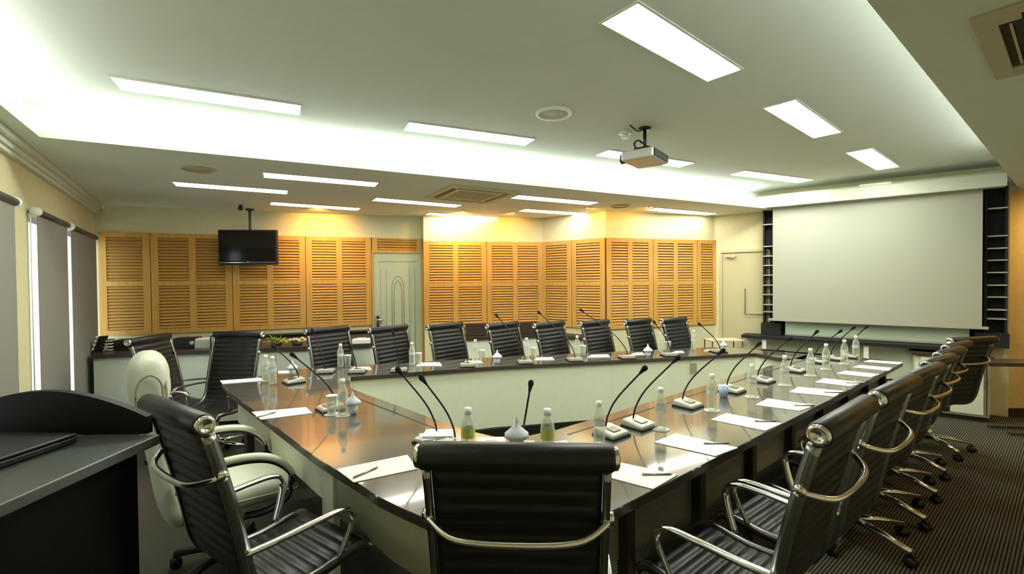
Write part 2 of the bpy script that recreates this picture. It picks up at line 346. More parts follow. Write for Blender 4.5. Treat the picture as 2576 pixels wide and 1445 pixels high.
# ------------------------------------------------------------------ projector
p = P(1622, 322, ZU); zt = 2.60
t_ = thing('projector', (p.x, p.y, ZU), -R(-52), 'silver and black projector hanging from the raised ceiling on a black pole', 'projector')
m_ = MB(); m_.cyl((0, 0, -.095), .014, .19, 12); m_.cyl((0, 0, -.008), .05, .016, 20); m_.build('pole', 'black', t_)
m_ = MB(); m_.box((0, 0, -.185), (.16, .12, .03)); m_.tube(spline([(-.10, .02, -.2), (-.12, .04, -.15), (-.06, .03, -.11), (0, .02, -.12)], 6), .008); m_.build('bracket', 'black', t_)
MB().box((0, 0, -.245), (.34, .26, .075)).build('body', 'mic_base', t_, bevel=.012)
MB().box((0, -.133, -.245), (.30, .012, .055)).build('rear_panel', 'black', t_)
m_ = MB(); m_.lathe([(0, 0), (.035, 0), (.04, .03), (.03, .03), (.02, .01), (0, .01)], 20, (-.09, .13, -.245), 'Y'); m_.build('lens', 'black', t_)
m_ = MB()
for k in range(7): m_.box((.175, -.09+k*.03, -.245), (.006, .012, .05))
m_.build('vent_grille', 'white', t_)
m_ = MB(); m_.tube(spline([(0, 0, -.01), (-.06, .03, -.035), (-.11, .05, -.02), (-.15, .06, -.004)], 5), .006); m_.build('cable', 'black', t_)
# ------------------------------------------------------------------ television
qT = V(625, 600, K+dirv(yP+R(90))*.28, yP)
yT = R(84); zb, zt = 1.80, 2.245
t_ = thing('television', (qT.x, qT.y, 0), -(yT-R(90)), 'black flat television hanging from the low ceiling before the timber panels', 'television')
hw = .355
MB().box((0, 0, (zb+zt)/2), (2*hw, .05, zt-zb)).build('case', 'black', t_, bevel=.008)
MB().box((0, -.0265, (zb+zt)/2+.015), (2*hw-.04, .003, zt-zb-.07)).build('screen', 'tvscreen', t_)
MB().box((0, -.0275, zb+.03), (2*hw-.03, .003, .006)).build('trim_strip', 'chrome', t_)
MB().box((0, -.029, zb+.042), (.03, .002, .008)).build('badge', 'gunmetal', t_)
m_ = MB(); m_.cyl((0, .05, (2.1+ZL)/2), .016, ZL-2.1, 12); m_.box((0, .045, 2.05), (.2, .04, .2)); m_.cyl((0, .05, ZL-.01), .05, .02); m_.build('pole', 'bracket', t_)
p = P(605, 516, ZL); t_ = thing('security_camera', (p.x, p.y, ZL), 0, 'tiny black camera on the low ceiling beside the television pole', 'camera')
MB().cyl((0, 0, -.012), .02, .024, 12).build('mount', 'black', t_); MB().ball((0, 0, -.04), .028).build('dome', 'black', t_)
# ------------------------------------------------------------------ blinds
def blind(t0, t1, zt_, zb_, lab, chain=False):
    a = K+WD*t0+INN*.05; b = K+WD*t1+INN*.05; c_ = (a+b)/2; L = t1-t0
    o_ = thing('roller_blind', (c_.x, c_.y, 0), -(yW-R(90)), lab, 'blind', 'grey roller blinds')
    sgn = 1
    MB().box((0, 0, (zt_+zb_)/2), (L, .004, zt_-zb_)).build('fabric', 'blind', o_)
    rt_ = MB().cyl((0, 0, zt_+.0), .026, L+.02, 16, 'X').build('roller_tube', 'bracket', o_)
    MB().box((0, 0, zb_-.01), (L, .014, .025)).build('bottom_bar', 'bracket', o_)
    MB().cyl((L/2+.022, 0, zt_), .034, .02, 18, 'X').build('bracket', 'white', rt_); MB().cyl((-L/2-.018, 0, zt_), .034, .012, 18, 'X').build('bracket', 'white', rt_)
    if chain: MB().tube([(L/2+.02, -.03*sgn, zt_), (L/2+.02, -.03*sgn, .7)], .004, 6).build('chain', 'white', o_)
def zW(px, py): return V(px, py, K+INN*.05, yW).z
def tB(px): return (V(px, 700, K+INN*.05, yW)-K).dot(WD)
z2 = zW(100, 540); z3 = zW(235, 594); z1 = zW(45, 516)
ZBL = 2.12
print('blind z', z1, z2, z3, 'win', win1, win2)
blind(tB(243), tB(181), (z2+z3)/2, .12, 'grey roller blind in the corner beside the timber panels')
blind(tB(171), tB(97), (z2+z3)/2, .12, 'grey roller blind with a white hanging chain, between two bright gaps', True)
blind(tB(40), tB(40)+1.9, (z2+z3)/2, .12, 'grey roller blind cut by the left picture edge')
# ------------------------------------------------------------------ timber wall panels
def wpanel(a, b, z0, z1, cols, lab, off=.022, rows=2, nrm=-1):
    d = (b-a).normalized(); n = Vector((d.y, -d.x, 0)); L = (b-a).length
    o_ = thing('timber_panel', (a.x, a.y, 0), math.atan2(d.y, d.x), lab, 'wall panel', 'louvred timber wall panels')
    g = .004; fr = MB(); st = min(.075, L/(cols+1)*.34); H_ = z1-z0; rl = min(.06, H_*.12)
    y0 = -off/2
    cw = (L-2*g-st*(cols+1))/cols
    for k in range(cols+1): fr.box((g+st/2+k*(cw+st), y0, (z0+z1)/2), (st, off, H_))
    rh = (H_-rl*(rows+1))/rows
    for k in range(cols):
        cx = g+st+cw/2+k*(cw+st)
        for r_ in range(rows+1): fr.box((cx, y0, z0+rl/2+r_*(rh+rl)), (cw, off, rl))
    fr.build('frame', 'wood', o_)
    for k in range(cols):
        for r_ in range(rows):
            cx = g+st+cw/2+k*(cw+st); zc = z0+rl+r_*(rh+rl); n_ = max(3, int(round(rh/.040))); m_ = MB()
            m_.box((cx, -.001, zc+rh/2), (cw, .002, rh))
            m_.build('backing', 'slatgap', o_); m_ = MB()
            for s_ in range(n_): m_.box((cx, -off*.5, zc+(s_+.5)*rh/n_), (cw, .005, rh/n_*.80), 0, R(-30))
            m_.build('louvre', 'slat', o_)
    MB().box((L, -off*.4, (z0+z1)/2), (.008, off*.8, H_)).build('seam', 'seam', o_)
def seg(a, b, pxs):                       # points on wall a-b at picture columns
    y_ = yawof(a, b); return [V(x, 700, a, y_) for x in pxs]
for v_ in (): pass
def flat(v_): return Vector((v_.x, v_.y, 0))
s1 = [flat(v_) for v_ in seg(K, J1, (250, 381, 586, 770, 935))]
Z0, Z1 = .945, 2.205
labs1 = ['single column timber louvre panel in the corner beside the blinds', 'timber louvre panel left uncovered between the corner panel and the television', 'timber louvre panel directly behind and beside the television', 'timber louvre panel beside the pale green door on the television side']
for k, cc in enumerate((1, 2, 2, 2)): wpanel(s1[k], s1[k+1], Z0, Z1, cc, labs1[k])
hd = [flat(v_) for v_ in seg(K, J1, (936, 1062))]
wpanel(hd[0], hd[1], 2.005, Z1, 1, 'short timber louvre panel above the pale green door', rows=1)
Z0, Z1 = .88, 2.15
s2 = [flat(v_) for v_ in seg(J2, J3, (1066, 1224))]+[J3]
for k, lab in enumerate(['timber louvre panel beside the pale green door, under the brightest warm glow', 'timber louvre panel ending in the recessed inner corner']): wpanel(s2[k], s2[k+1], Z0, Z1, 2, lab)
s3 = [J3]+[flat(v_) for v_ in seg(J3, J4, (1440,))]+[J4]
for k, lab in enumerate(['narrow orange timber panel on the short return wall, touching the inner corner', 'orange timber panel on the short return wall, touching the projecting corner']): wpanel(s3[k], s3[k+1], Z0, Z1, 1, lab)
s4 = [flat(v_) for v_ in seg(J4, J5, (1524, 1641, 1752, 1799))]
for k, (cc, lab) in enumerate([(2, 'timber louvre panel just past the projecting wall corner'), (2, 'middle timber louvre panel between the projecting corner and the cream door'), (1, 'narrow timber louvre panel beside the cream door')]): wpanel(s4[k], s4[k+1], Z0, Z1, cc, lab)
# ------------------------------------------------------------------ doors
def wframe(a, b): d = (b-a).normalized(); return math.atan2(d.y, d.x), (b-a).length
rz, L = wframe(hd[0], hd[1])
dr = bpy.data.objects.new('door_1', None); COL.objects.link(dr); dr.location = (hd[0].x, hd[0].y, 0); dr.rotation_euler = (0, 0, rz); struct(dr)
MB().box((L/2, -.012, .995), (L-.03, .024, 1.99)).build('door_leaf', 'door_green', dr)
m_ = MB(); m_.box((.006, -.02, 1.0), (.022, .04, 2.0)); m_.box((L-.006, -.02, 1.0), (.03, .04, 2.0)); m_.box((L/2, -.02, 1.995), (L, .04, .02)); m_.build('door_frame', 'wood', dr)
m_ = MB()
for (cx, w, ht) in ((L/2, .17, 1.65), (L/2, .11, 1.58)):
    pth = [(cx-w/2*1.0, -.026, .25)]+[(cx+w/2*math.sin(R(a))*(1), -.026, ht-.22+.22*math.cos(R(a))**.8) for a in range(-90, 91, 10)]+[(cx+w/2, -.026, .25)]
    m_.tube(pth, .005, 6, up=(0, 1, 0))
for cx in (L*.16, L*.27, L*.73, L*.84):
    m_.tube([(cx, -.026, .25), (cx, -.026, 1.75)], .004, 6, up=(0, 1, 0))
m_.tube([(L*.12, -.026, 1.86), (L*.88, -.026, 1.86)], .004, 6)
m_.build('carved_pattern', 'groove', dr)
m_ = MB(); m_.box((.07, -.04, 1.0), (.035, .03, .16)); m_.cyl((.1, -.065, 1.02), .01, .11, 10, 'X'); m_.build('door_handle', 'chrome', dr)
db = [flat(V(x, 700, J5, yS)) for x in (1816, 1935)]
rz, L = wframe(*db); dr = bpy.data.objects.new('door_2', None); COL.objects.link(dr); dr.location = (db[0].x, db[0].y, 0); dr.rotation_euler = (0, 0, rz); struct(dr)
MB().box((L/2, -.012, .97), (L-.04, .024, 1.94)).build('door_leaf', 'door_cream', dr)
m_ = MB(); m_.box((.0, -.015, .985), (.03, .03, 1.97)); m_.box((L, -.015, .985), (.03, .03, 1.97)); m_.box((L/2, -.02, 1.97), (L, .04, .035)); m_.build('door_frame', 'door_cream', dr)
m_ = MB(); m_.box((.13, -.045, 1.90), (.13, .03, .03)); m_.tube([(.13, -.06, 1.885), (.2, -.06, 1.86)], .006); m_.build('door_closer', 'vent', dr)
m_ = MB(); m_.tube([(L*.52, -.05, 1.42), (L*.52, -.05, 1.05), (L*.9, -.05, 1.05)], .006); m_.build('push_bar', 'brown', dr)
# ------------------------------------------------------------------ projection wall
nS = Vector((math.cos(yS), -math.sin(yS), 0)); nS = nS if nS.dot(CAM-J5) > 0 else -nS
def S(px, py, off=0): return V(px, py, J5+nS*off, yS)
rzS = math.atan2((E-J5).y, (E-J5).x)
def sp_(px, off=0): return (S(px, 700, off)-J5).dot((E-J5).normalized())
def sroot(name, label, cat): return thing(name, (J5.x, J5.y, 0), rzS, label, cat)
# in this frame x runs along the wall to the right, -y comes out into the room
x0, x1 = sp_(1919, .16), sp_(2536, .16)
zs = lambda px, py, off: S(px, py, off).z
un = sroot('wall_shelving', 'dark slatted shelving unit with pale metal shelf edges behind the projection screen', 'shelving')
zbot, ztop = zs(2500, 880, .16), 2.60
print('unit', x0, x1, zbot, 'screen z', zs(1943, 533, .24), zs(2473, 464, .24), zs(1943, 805, .24), zs(2469, 821, .24), 'housing', zs(1896, 510, .36), zs(2523, 419, .36), zs(1896, 537, .36), zs(2540, 446, .36), 'len', (E-J5).length)
zbot = .785
MB().box(((x0+x1)/2, -.01, (zbot+ztop)/2), (x1-x0, .02, ztop-zbot)).build('back_board', 'slate', un)
for xx in (x0+.01, x1-.01, sp_(1946, .16)+.01, sp_(2480, .16)): MB().box((xx, -.085, (zbot+ztop)/2), (.02, .13, ztop-zbot)).build('upright', 'slate', un)
zl = sorted([zs(2505, y_, .16) for y_ in (524, 594, 625, 655, 686, 718, 748, 780, 803)])
xa, xb = sp_(1944, .16)+.02, sp_(2482, .16)
for z_ in zl:
    MB().box(((x0+xa)/2, -.09, z_), (xa-x0-.01, .14, .014)).build('shelf', 'mic_base', un)
    MB().box(((xb+x1)/2, -.09, z_), (x1-xb-.01, .14, .014)).build('shelf', 'mic_base', un)
MB().box(((x0+xa)/2+.03, -.10, zbot+.08), (xa-x0+.1, .17, .16)).build('lower_box', 'slate', un)
MB().box(((xb+x1)/2-.04, -.10, zbot+.08), (x1-xb+.1, .17, .16)).build('lower_box', 'slate', un)
bx0, bx1 = sp_(1975, .12), sp_(2440, .12)
bo = sroot('glass_board', 'pale mint glass board seen under the projection screen', 'board')
MB().box(((bx0+bx1)/2, -.10, (zbot+1.45)/2-.0), (bx1-bx0, .015, 1.45-zbot)).build('pane', 'mint', bo)
MB().box(((bx0+bx1)/2, -.12, zbot+.012), (bx1-bx0, .04, .02)).build('ledge', 'mic_base', bo)
# screen
ps = sroot('projection_screen', 'large blank projection screen pulled down from a long cream housing', 'projection screen')
c0, c1 = sp_(1944, .24), sp_(2471, .24); zA, zB = (zs(1943, 805, .24)+zs(2469, 821, .24))/2, 2.62
MB().box(((c0+c1)/2, -.24, (zA+zB)/2), (c1-c0, .006, zB-zA)).build('screen_cloth', 'screen', ps)
MB().box(((c0+c1)/2, -.24, zA-.008), (c1-c0+.1, .022, .03)).build('bottom_bar', 'screen', ps)
h0, h1 = sp_(1897, .36), sp_(2533, .36); hz0 = (zs(1905, 537, .36)+zs(2530, 452, .36))/2; hz1 = (zs(1896, 510, .36)+zs(2523, 419, .36))/2
MB().box(((h0+h1)/2, -.29, (hz0+hz1)/2), (h1-h0, .14, hz1-hz0)).build('housing', 'housing', ps, bevel=.006)
MB().box(((h0+h1)/2, -.12, hz1+.02), (h1-h0-.05, .24, .03)).build('mounting_rail', 'housing', ps)
hm = sp_(2200, .36); MB().box((hm, -.29, hz1+.015), (.30, .14, .03)).build('junction_cover', 'housing', ps)
print('housing z', hz0, hz1, 'screen', zA, zB)
# counter below the screen
sa, sb = P(1864.5, 843, .78), P(2365, 873, .78)
yC = yawof(sa, sb); dC = dirv(yC); ct = thing('screen_counter', (sa.x, sa.y, 0), math.atan2(dC.y, dC.x), 'long dark topped counter with pale posts under the projection screen', 'counter')
cab = P(2490, 1066, 0); LC = (cab-sa).dot(dC)
LEN = LC-.02; DP = .30
MB().box((LEN/2, DP/2, .76), (LEN, DP, .04)).build('countertop', 'slate', ct)
MB().box(((LEN-.55)/2, DP-.03, .37), (LEN-.6, .02, .74)).build('back_panel', 'pale', ct)
for k in (.28, 1.38, 2.05): MB().box((k, .05, .37), (.05, .05, .74)).build('post', 'white', ct)
cb = thing('base_cabinet', (cab.x, cab.y, 0), math.atan2(dC.y, dC.x), 'pale floor cabinet with a dark door seam at the right end of the screen counter', 'cabinet')
MB().box((-.30, .17, .36), (.60, .30, .62)).build('body', 'pale', cb); MB().box((-.30, .18, .025), (.58, .26, .05)).build('plinth', 'brown', cb)
MB().box((-.30, .0, .37), (.50, .018, .58)).build('door', 'pale', cb); MB().box((-.025, .002, .36), (.008, .02, .60)).build('seam', 'seam', cb)
MB().box((-.30, .155, .695), (.66, .34, .03)).build('top', 'edge', cb)
# dark bench at the right edge
b0 = P(2536, 1088, 0)
bt = thing('side_table', (4.70, 4.46, 0), R(-7), 'dark topped side table with a metal foot bar at the right picture edge', 'table')
MB().box((.80, .13, .70), (1.6, .26, .035)).build('tabletop', 'edge', bt)
m_ = MB(); m_.box((.90, .02, .015), (1.40, .04, .03)); m_.box((.90, .24, .015), (1.40, .04, .03)); m_.box((1.5, .13, .015), (.04, .2, .03)); m_.build('foot_bar', 'gunmetal', bt)
for x_ in (.95, 1.5): MB().box((x_, .13, .35), (.04, .06, .67)).build('leg', 'gunmetal', bt)
# thin framed trolley behind the far table end
p = P(1830, 859, .74); tr = thing('small_stand', (p.x, p.y+.12, 0), R(0), 'small thin framed dark stand before the cream door', 'stand')
m_ = MB()
for x_ in (-.2, .2):
    for y_ in (-.12, .12): m_.tube([(x_, y_, 0), (x_, y_, .74)], .008)
m_.build('frame', 'brown', tr); MB().box((0, 0, .745), (.44, .28, .012)).build('top', 'vent', tr)
# ------------------------------------------------------------------ back counters
ZC = .84
c0 = P(172, 896, ZC); c1 = P(936, 865, ZC); d_ = (c1-c0).normalized(); c0 = isect(c0, d_, K+INN*.075, WD); c0.z = 0
br = isect(c1, Vector((-d_.y, d_.x, 0)), K, J1-K); kk = K+(J1-K).normalized()*.10+WD*.02; Lc = (c1-c0).length
bc = thing('back_counter', (c0.x, c0.y, 0), 0, 'long pale counter with a dark top under the timber panels near the blinds', 'counter')
def cpoly(e_, e2=0): return [((p_-c0).x, (p_-c0).y) for p_ in (c0+Vector((-d_.y, d_.x, 0))*e_+d_*.02, flat(c1)+Vector((-d_.y, d_.x, 0))*e_-d_*e2, flat(br)-d_*e2+(c1-br).normalized()*.03, kk)]
MB().prism(cpoly(0), ZC-.04, ZC).build('countertop', 'edge', bc); MB().prism(cpoly(.03, .02), .04, ZC-.04).build('body', 'counter', bc)
MB().prism(cpoly(.07, .04), 0, .04).build('plinth', 'brown', bc)
for k in range(1, 5):
    q_ = d_*(Lc*k/5)+Vector((-d_.y, d_.x, 0))*.029; MB().box((q_.x, q_.y, .40), (.006, .003, .70), math.atan2(d_.x, d_.y)-R(90)).build('door_seam', 'groove', bc)
cdir = math.atan2(d_.y, d_.x)
def onc(px, py): return P(px, py, ZC+.005)
# ledge on the wall
la, lb = flat(V(655, 700, K, yawof(K, J1))), flat(V(930, 700, K, yawof(K, J1)))
lz, L_ = wframe(la, lb); le = thing('wall_ledge', (la.x, la.y, 0), lz, 'thin dark shelf on the wall above the counter with the flowers', 'shelf')
MB().box((L_/2, -.06, .875), (L_, .12, .02)).build('board', 'edge', le); MB().box((L_/2, -.01, .865), (L_, .02, .04)).build('rail', 'edge', le)
e0 = flat(V(1160, 700, J2, yawof(J2, J3))); e1 = J3+Vector((-.02, 0, 0)); rz, L_ = wframe(e0, e1)
b2 = thing('alcove_counter', (e0.x, e0.y, 0), rz, 'brown topped counter in the alcove behind the far row of chairs', 'counter')
MB().box((L_/2, -.22, .77), (L_, .42, .035)).build('countertop', 'brown', b2); MB().box((L_/2, -.20, .375), (L_-.04, .38, .75)).build('body', 'pale', b2)
e0 = J3+(J4-J3)*.3; e1 = J3+(J4-J3)*.97; rz, L_ = wframe(e0, e1)
b3 = thing('return_counter', (e0.x, e0.y, 0), rz, 'short brown topped counter along the orange return wall', 'counter')
MB().box((L_/2, -.17, .77), (L_, .30, .035)).build('countertop', 'brown', b3); MB().box((L_/2, -.15, .375), (L_-.04, .26, .75)).build('body', 'pale', b3)
for (xl, xr, yt, lab) in ((1172, 1222, 823, 'dark brown box on the alcove counter, nearer the green door'), (1300, 1350, 815, 'dark brown box on the alcove counter, nearer the inner corner')):
    yy = yawof(J2, J3); off = Vector((math.cos(yy), -math.sin(yy), 0))*.22
    a = flat(V(xl, 800, J2+off, yy)); b = flat(V(xr, 800, J2+off, yy)); rz, L_ = wframe(a, b)
    o_ = thing('storage_box', (a.x, a.y, .79), rz, lab, 'box', 'brown boxes on the alcove counter')
    MB().box((L_/2, 0, .075), (L_, .2, .15)).build('body', 'brown', o_, bevel=.006); MB().box((L_/2, 0, .158), (L_+.01, .21, .016)).build('lid', 'brown', o_)
# things on the left counter
p = onc(262, 884); t_ = thing('saucer_stack', (p.x, p.y+.08, ZC), 0, 'stack of white cups and saucers at the blind end of the counter', 'crockery')
for k in range(4): MB().lathe([(0, .0), (.05, .0), (.075, .018), (.07, .02), (.045, .006), (0, .006)], 20, (0, 0, k*.034)).build('saucer', 'white', t_)
MB().lathe([(0, 0), (.025, 0), (.035, .12), (0, .12)], 14, (0, 0, .006)).build('cup_stack', 'brown', t_)
p = onc(226, 887); t_ = thing('tilted_cup_rack', (p.x, p.y+.07, ZC), R(10), 'tilted dark rack of white cups leaning at the counter end', 'rack')
m_ = MB(); m_.box((0, 0, .075), (.05, .07, .17), 0); 
for v_ in range(len(m_.v)): x_, y_, z_ = m_.v[v_]; m_.v[v_] = (x_+(z_+.01)*.35+.02, y_, z_+.01)
m_.build('frame', 'black', t_)
for k in range(4): MB().ball((-.01+k*.035*.35, -.02, .03+k*.042), .018).build('cup', 'white', t_)
def cbox(xl, xr, py, h, d, nm, lab, m, cat, front=.1):
    a = onc(xl, py)+Vector((0, front, 0)); b = onc(xr, py)+Vector((0, front, 0)); L_ = (flat(b)-flat(a)).length
    o_ = thing(nm, (a.x, a.y, ZC), cdir, lab, cat); MB().box((L_/2, d/2, h/2), (L_, d, h)).build('body', m, o_, bevel=.005); return o_, L_
o_, L_ = cbox(278, 326, 883, .115, .16, 'tray_box', 'dark brown box on the counter beside the cup stack', 'brown', 'box', .02); MB().box((L_/2, -.003, .05), (L_*.8, .004, .06)).build('front', 'black', o_)
o_, L_ = cbox(432, 482, 879, .12, .16, 'radio', 'black audio box on the counter behind the tilted chair back', 'black', 'radio', .02); MB().cyl((L_*.8, -.004, .06), .025, .01, 16, 'Y').build('dial', 'mic_base', o_)
o_, L_ = cbox(486, 522, 878, .10, .14, 'water_jug', 'pale grey plastic box on the counter beside the black audio box', 'mic_base', 'box', .02); MB().box((L_/2, .07, .105), (L_*.9, .12, .012)).build('lid', 'white', o_)
o_, L_ = cbox(527, 546, 877, .13, .12, 'file_holder', 'black edged white holder on the counter next to the second black chair', 'white', 'box', .02); MB().box((.004, .06, .07), (.012, .13, .14)).build('side', 'black', o_); MB().box((L_/2, .06, .135), (L_, .13, .012)).build('rim', 'black', o_)
def bouquet(px, py, lab, m, n, r, nm):
    p = onc(px, py)+Vector((0, .1, 0)); t_ = thing(nm, (p.x, p.y, ZC), 0, lab, 'flowers')
    MB().lathe([(0, 0), (.05, 0), (.06, .04), (0, .04)], 16).build('bowl', 'brown', t_)
    random.seed(n); m_ = MB()
    for k in range(n):
        a = random.uniform(0, 6.28); el = random.uniform(.1, 1.2); l_ = random.uniform(.6, 1)*r
        t = Vector((math.cos(a)*math.cos(el)*1.5, math.sin(a)*math.cos(el)*.5, math.sin(el)*.8))*l_; b_ = Vector((0, 0, .03)); w_ = Vector((-math.sin(a), math.cos(a), .3))*r*.13; mid = b_+t*.55
        m_.add([b_, mid+w_, b_+t, mid-w_, mid+Vector((0, 0, .01))], [(0, 1, 4), (1, 2, 4), (2, 3, 4), (3, 0, 4)])
    m_.build('leaves', m, t_)
    if nm == 'flower_bowl':
        for k in range(7): MB().ball((-.08+k*.027, random.uniform(-.03, .03), .055+random.uniform(0, .03)), .02).build('bloom', 'flower', t_)
bouquet(684, 872, 'spiky yellow green plant in a bowl on the counter', 'leaf', 46, .14, 'leafy_plant')
bouquet(738, 871, 'peach flower bowl on the counter beside the yellow green plant', 'leaf', 22, .10, 'flower_bowl')
o_, L_ = cbox(884, 926, 866, .05, .14, 'napkin_pack', 'white napkin pack on the counter beside the pale green door', 'white', 'box', .02); MB().box((L_/2, .07, .055), (L_*.5, .08, .01)).build('opening', 'paper', o_)
# ------------------------------------------------------------------ conference tables
ZTAB = .75; TH = .04
def p2(l, z=ZTAB): return [P(x, y, z).xy for x, y in l]
N0, N1 = P(1554.6, 1278, ZTAB).xy, P(2271, 911.8, ZTAB).xy
dN = (N1-N0).normalized(); nN = Vector((-dN.y, dN.x))       # nN points to the inside of the ring
i0, i1 = P(1484, 1057, ZTAB).xy, P(1707, 983, ZTAB).xy
wN = .5*((i0-N0).dot(nN)+(i1-N0).dot(nN)); print('near table width', wN)
wN = (i0-N0).dot(nN)
Ls = (N1-N0).length
def nr(s_, w_): return N0+dN*s_+nN*w_
cutS = (i0-N0).dot(dN)+.0
groupT = 'tables forming the closed meeting ring'
def table(name_label, poly, slot=None):
    c_ = sum((Vector(p_) for p_ in poly), Vector((0, 0)))/len(poly)
    t_ = thing('conference_table', (c_.x, c_.y, 0), 0, name_label, 'table', groupT)
    lp = [Vector(p_)-c_ for p_ in poly]; MB().prism(lp, ZTAB-.006, ZTAB).build('tabletop', 'top', t_); MB().prism(lp, ZTAB-TH, ZTAB-.006).build('edge_band', 'edge', t_); return t_, c_
def panelseg(t_, c_, a, b, z0, z1, m, nm='front_panel', th=.018):
    a = Vector(a)-c_; b = Vector(b)-c_; MB().wallseg(a, b, z0, z1, th, 1).build(nm, m, t_)
# near row table
tn, cN = table('long near table along the row of chairs at the right', [nr(-.02, 0), nr(Ls, 0), nr(Ls, wN), nr(cutS, wN), nr(cutS*.4, wN*.55)])
panelseg(tn, cN, nr(.0, .12), nr(Ls-.1, .12), .44, ZTAB-TH, 'silver', 'modesty_panel')
k = .18
while k < Ls-.05:
    q_ = nr(k, .10)-cN; MB().box((q_.x, q_.y, .355), (.05, .05, .71), math.atan2(dN.x, dN.y)).build('leg', 'edge', tn); k += .56
panelseg(tn, cN, nr(cutS, wN-.05), nr(Ls-.1, wN-.05), .15, ZTAB-TH, 'pale', 'inner_panel')
sl = [P(x, y, ZTAB).xy for x, y in ((1402, 1098), (1707, 1008))]; dsl = (sl[1]-sl[0]).normalized()
m_ = MB(); a_ = nr(cutS*.6, wN-.10)-cN; b_ = nr(Ls-.2, wN-.10)-cN; m_.wallseg(a_, b_, ZTAB-.001, ZTAB+.0012, .012, 1); m_.build('cable_slot', 'black', tn)
# corner table: rounded outer corner, cut inner edge
co = [P(x, y, ZTAB).xy for x, y in ((793, 1149), (850, 1185), (900, 1215), (950, 1249), (1012, 1279), (1040, 1291))]
cv = [co[-1], Vector((-.20, 1.50)), Vector((.0, 1.455)), Vector((.17, 1.50)), nr(-.02, 0)]
ci = [P(x, y, ZTAB).xy for x, y in ((1484, 1057), (1400, 1082), (1320, 1099), (1243, 1099), (1195, 1088))]
T0, T1 = P(575, 985, ZTAB).xy, P(793, 1149, ZTAB).xy
li = [P(x, y, ZTAB).xy for x, y in ((1150, 1076), (892, 982))]
tc, cC = table('rounded corner table in front of the nearest chair', co+[Vector((v_.x, v_.y)) for v_ in spline([Vector((*v_, 0)) for v_ in cv], 4)[1:-1]]+[nr(-.02, 0), nr(cutS*.4, wN*.55), nr(cutS, wN)]+ci[1:]+[li[0]])
arc = [Vector((v_.x, v_.y)) for v_ in spline([Vector((*v_, 0)) for v_ in co[:-1]+cv], 3)]
ins = []
for i, v_ in enumerate(arc):
    d_ = (arc[min(i+1, len(arc)-1)]-arc[max(i-1, 0)]).normalized(); ins.append(v_+Vector((-d_.y, d_.x))*.07)
m_ = MB(); pts_ = [q_-cC for q_ in ins]
for z_ in (0,):
    vs = [(q_.x, q_.y, .46) for q_ in pts_]+[(q_.x, q_.y, ZTAB-TH) for q_ in pts_]; n = len(pts_)
    vs += [(q_.x, q_.y+.018, .46) for q_ in pts_]+[(q_.x, q_.y+.018, ZTAB-TH) for q_ in pts_]
    m_.add(vs, [(i, i+1, n+i+1, n+i) for i in range(n-1)]+[(2*n+i, 3*n+i, 3*n+i+1, 2*n+i+1) for i in range(n-1)]+[(i, 2*n+i, 2*n+i+1, i+1) for i in range(n-1)], True)
m_.build('curved_panel', 'pale', tc)
q_ = T1-cC; dT = (T1-T0).normalized(); MB().box((q_.x+.05, q_.y+.05, .355), (.03, .14, .71), math.atan2(dT.x, dT.y)).build('leg', 'pale', tc)
q_ = ins[-2]-cC; MB().box((q_.x, q_.y+.1, .355), (.05, .05, .71)).build('leg', 'edge', tc)
# left table
lb0, lb1 = P(557, 961, ZTAB).xy, P(882, 975, ZTAB).xy
tl, cL = table('glossy side table between the white chair and the ring opening', [lb0, T0, T1, li[0], li[1], lb1])
nT = Vector((-dT.y, dT.x)); off_ = nT*.06
panelseg(tl, cL, T0+off_, T1+off_-dT*.02, .50, ZTAB-TH, 'pale', 'modesty_panel')
panelseg(tl, cL, li[0]-dT*.0-nT*.06, li[1]-nT*.06, .15, ZTAB-TH, 'pale', 'inner_panel')
for q_ in (T0+off_+dT*.1, T1+off_-dT*.12, lb0+Vector((.15, .0))): q_ = q_-cL; MB().box((q_.x+.04, q_.y+.04, .355), (.05, .05, .71), math.atan2(dT.x, dT.y)).build('leg', 'edge', tl)
a_ = li[0]-nT*.09-cL; b_ = li[1]-nT*.09-cL; m_ = MB(); m_.wallseg(a_, b_, ZTAB-.001, ZTAB+.0012, .012, 1); m_.build('cable_slot', 'black', tl)
# far table: front edge measured, back edge measured
ff = [P(x, y, ZTAB).xy for x, y in ((882, 948), (1077, 934), (1239, 922), (1440, 912), (1634, 902.5), (1828, 892), (1900, 889))]
dF = (ff[-1]-ff[0]).normalized(); nF = Vector((-dF.y, dF.x))
fb = [lb0+Vector((-.02, .0)), P(640, 949, ZTAB).xy, ff[0]+nF*.50-dF*.55]+[f_+nF*.50 for f_ in ff[1:]]
tf, cF = table('long far table facing the camera with ten chairs behind it', [lb0, lb1]+ff+fb[::-1][:-1])
for i in range(len(ff)-1): panelseg(tf, cF, ff[i]+nF*.02, ff[i+1]+nF*.02, .15, ZTAB-TH, 'pale', 'front_panel')
panelseg(tf, cF, lb1+nF*.02, ff[0]+nF*.02, .15, ZTAB-TH, 'pale', 'front_panel')
m_ = MB(); m_.wallseg(ff[0]+nF*.08-cF, ff[-1]+nF*.08-cF, 0, .15, .02, 1); m_.build('plinth', 'black', tf)
for f_ in (ff[0]+nF*.42, ff[3]+nF*.45, ff[-1]+nF*.42): q_ = f_-cF; MB().box((q_.x, q_.y, .355), (.05, .05, .71)).build('leg', 'edge', tf)
q_ = V(1745, 930, Vector((*ff[4], 0)), math.atan2(dF.x, dF.y)); q_ = Vector((q_.x-cF.x, q_.y-cF.y, q_.z))
MB().box((q_.x, q_.y-.0, .62), (.07, .012, .10), math.atan2(dF.x, dF.y)-R(90)).build('socket_plate', 'groove', tf)
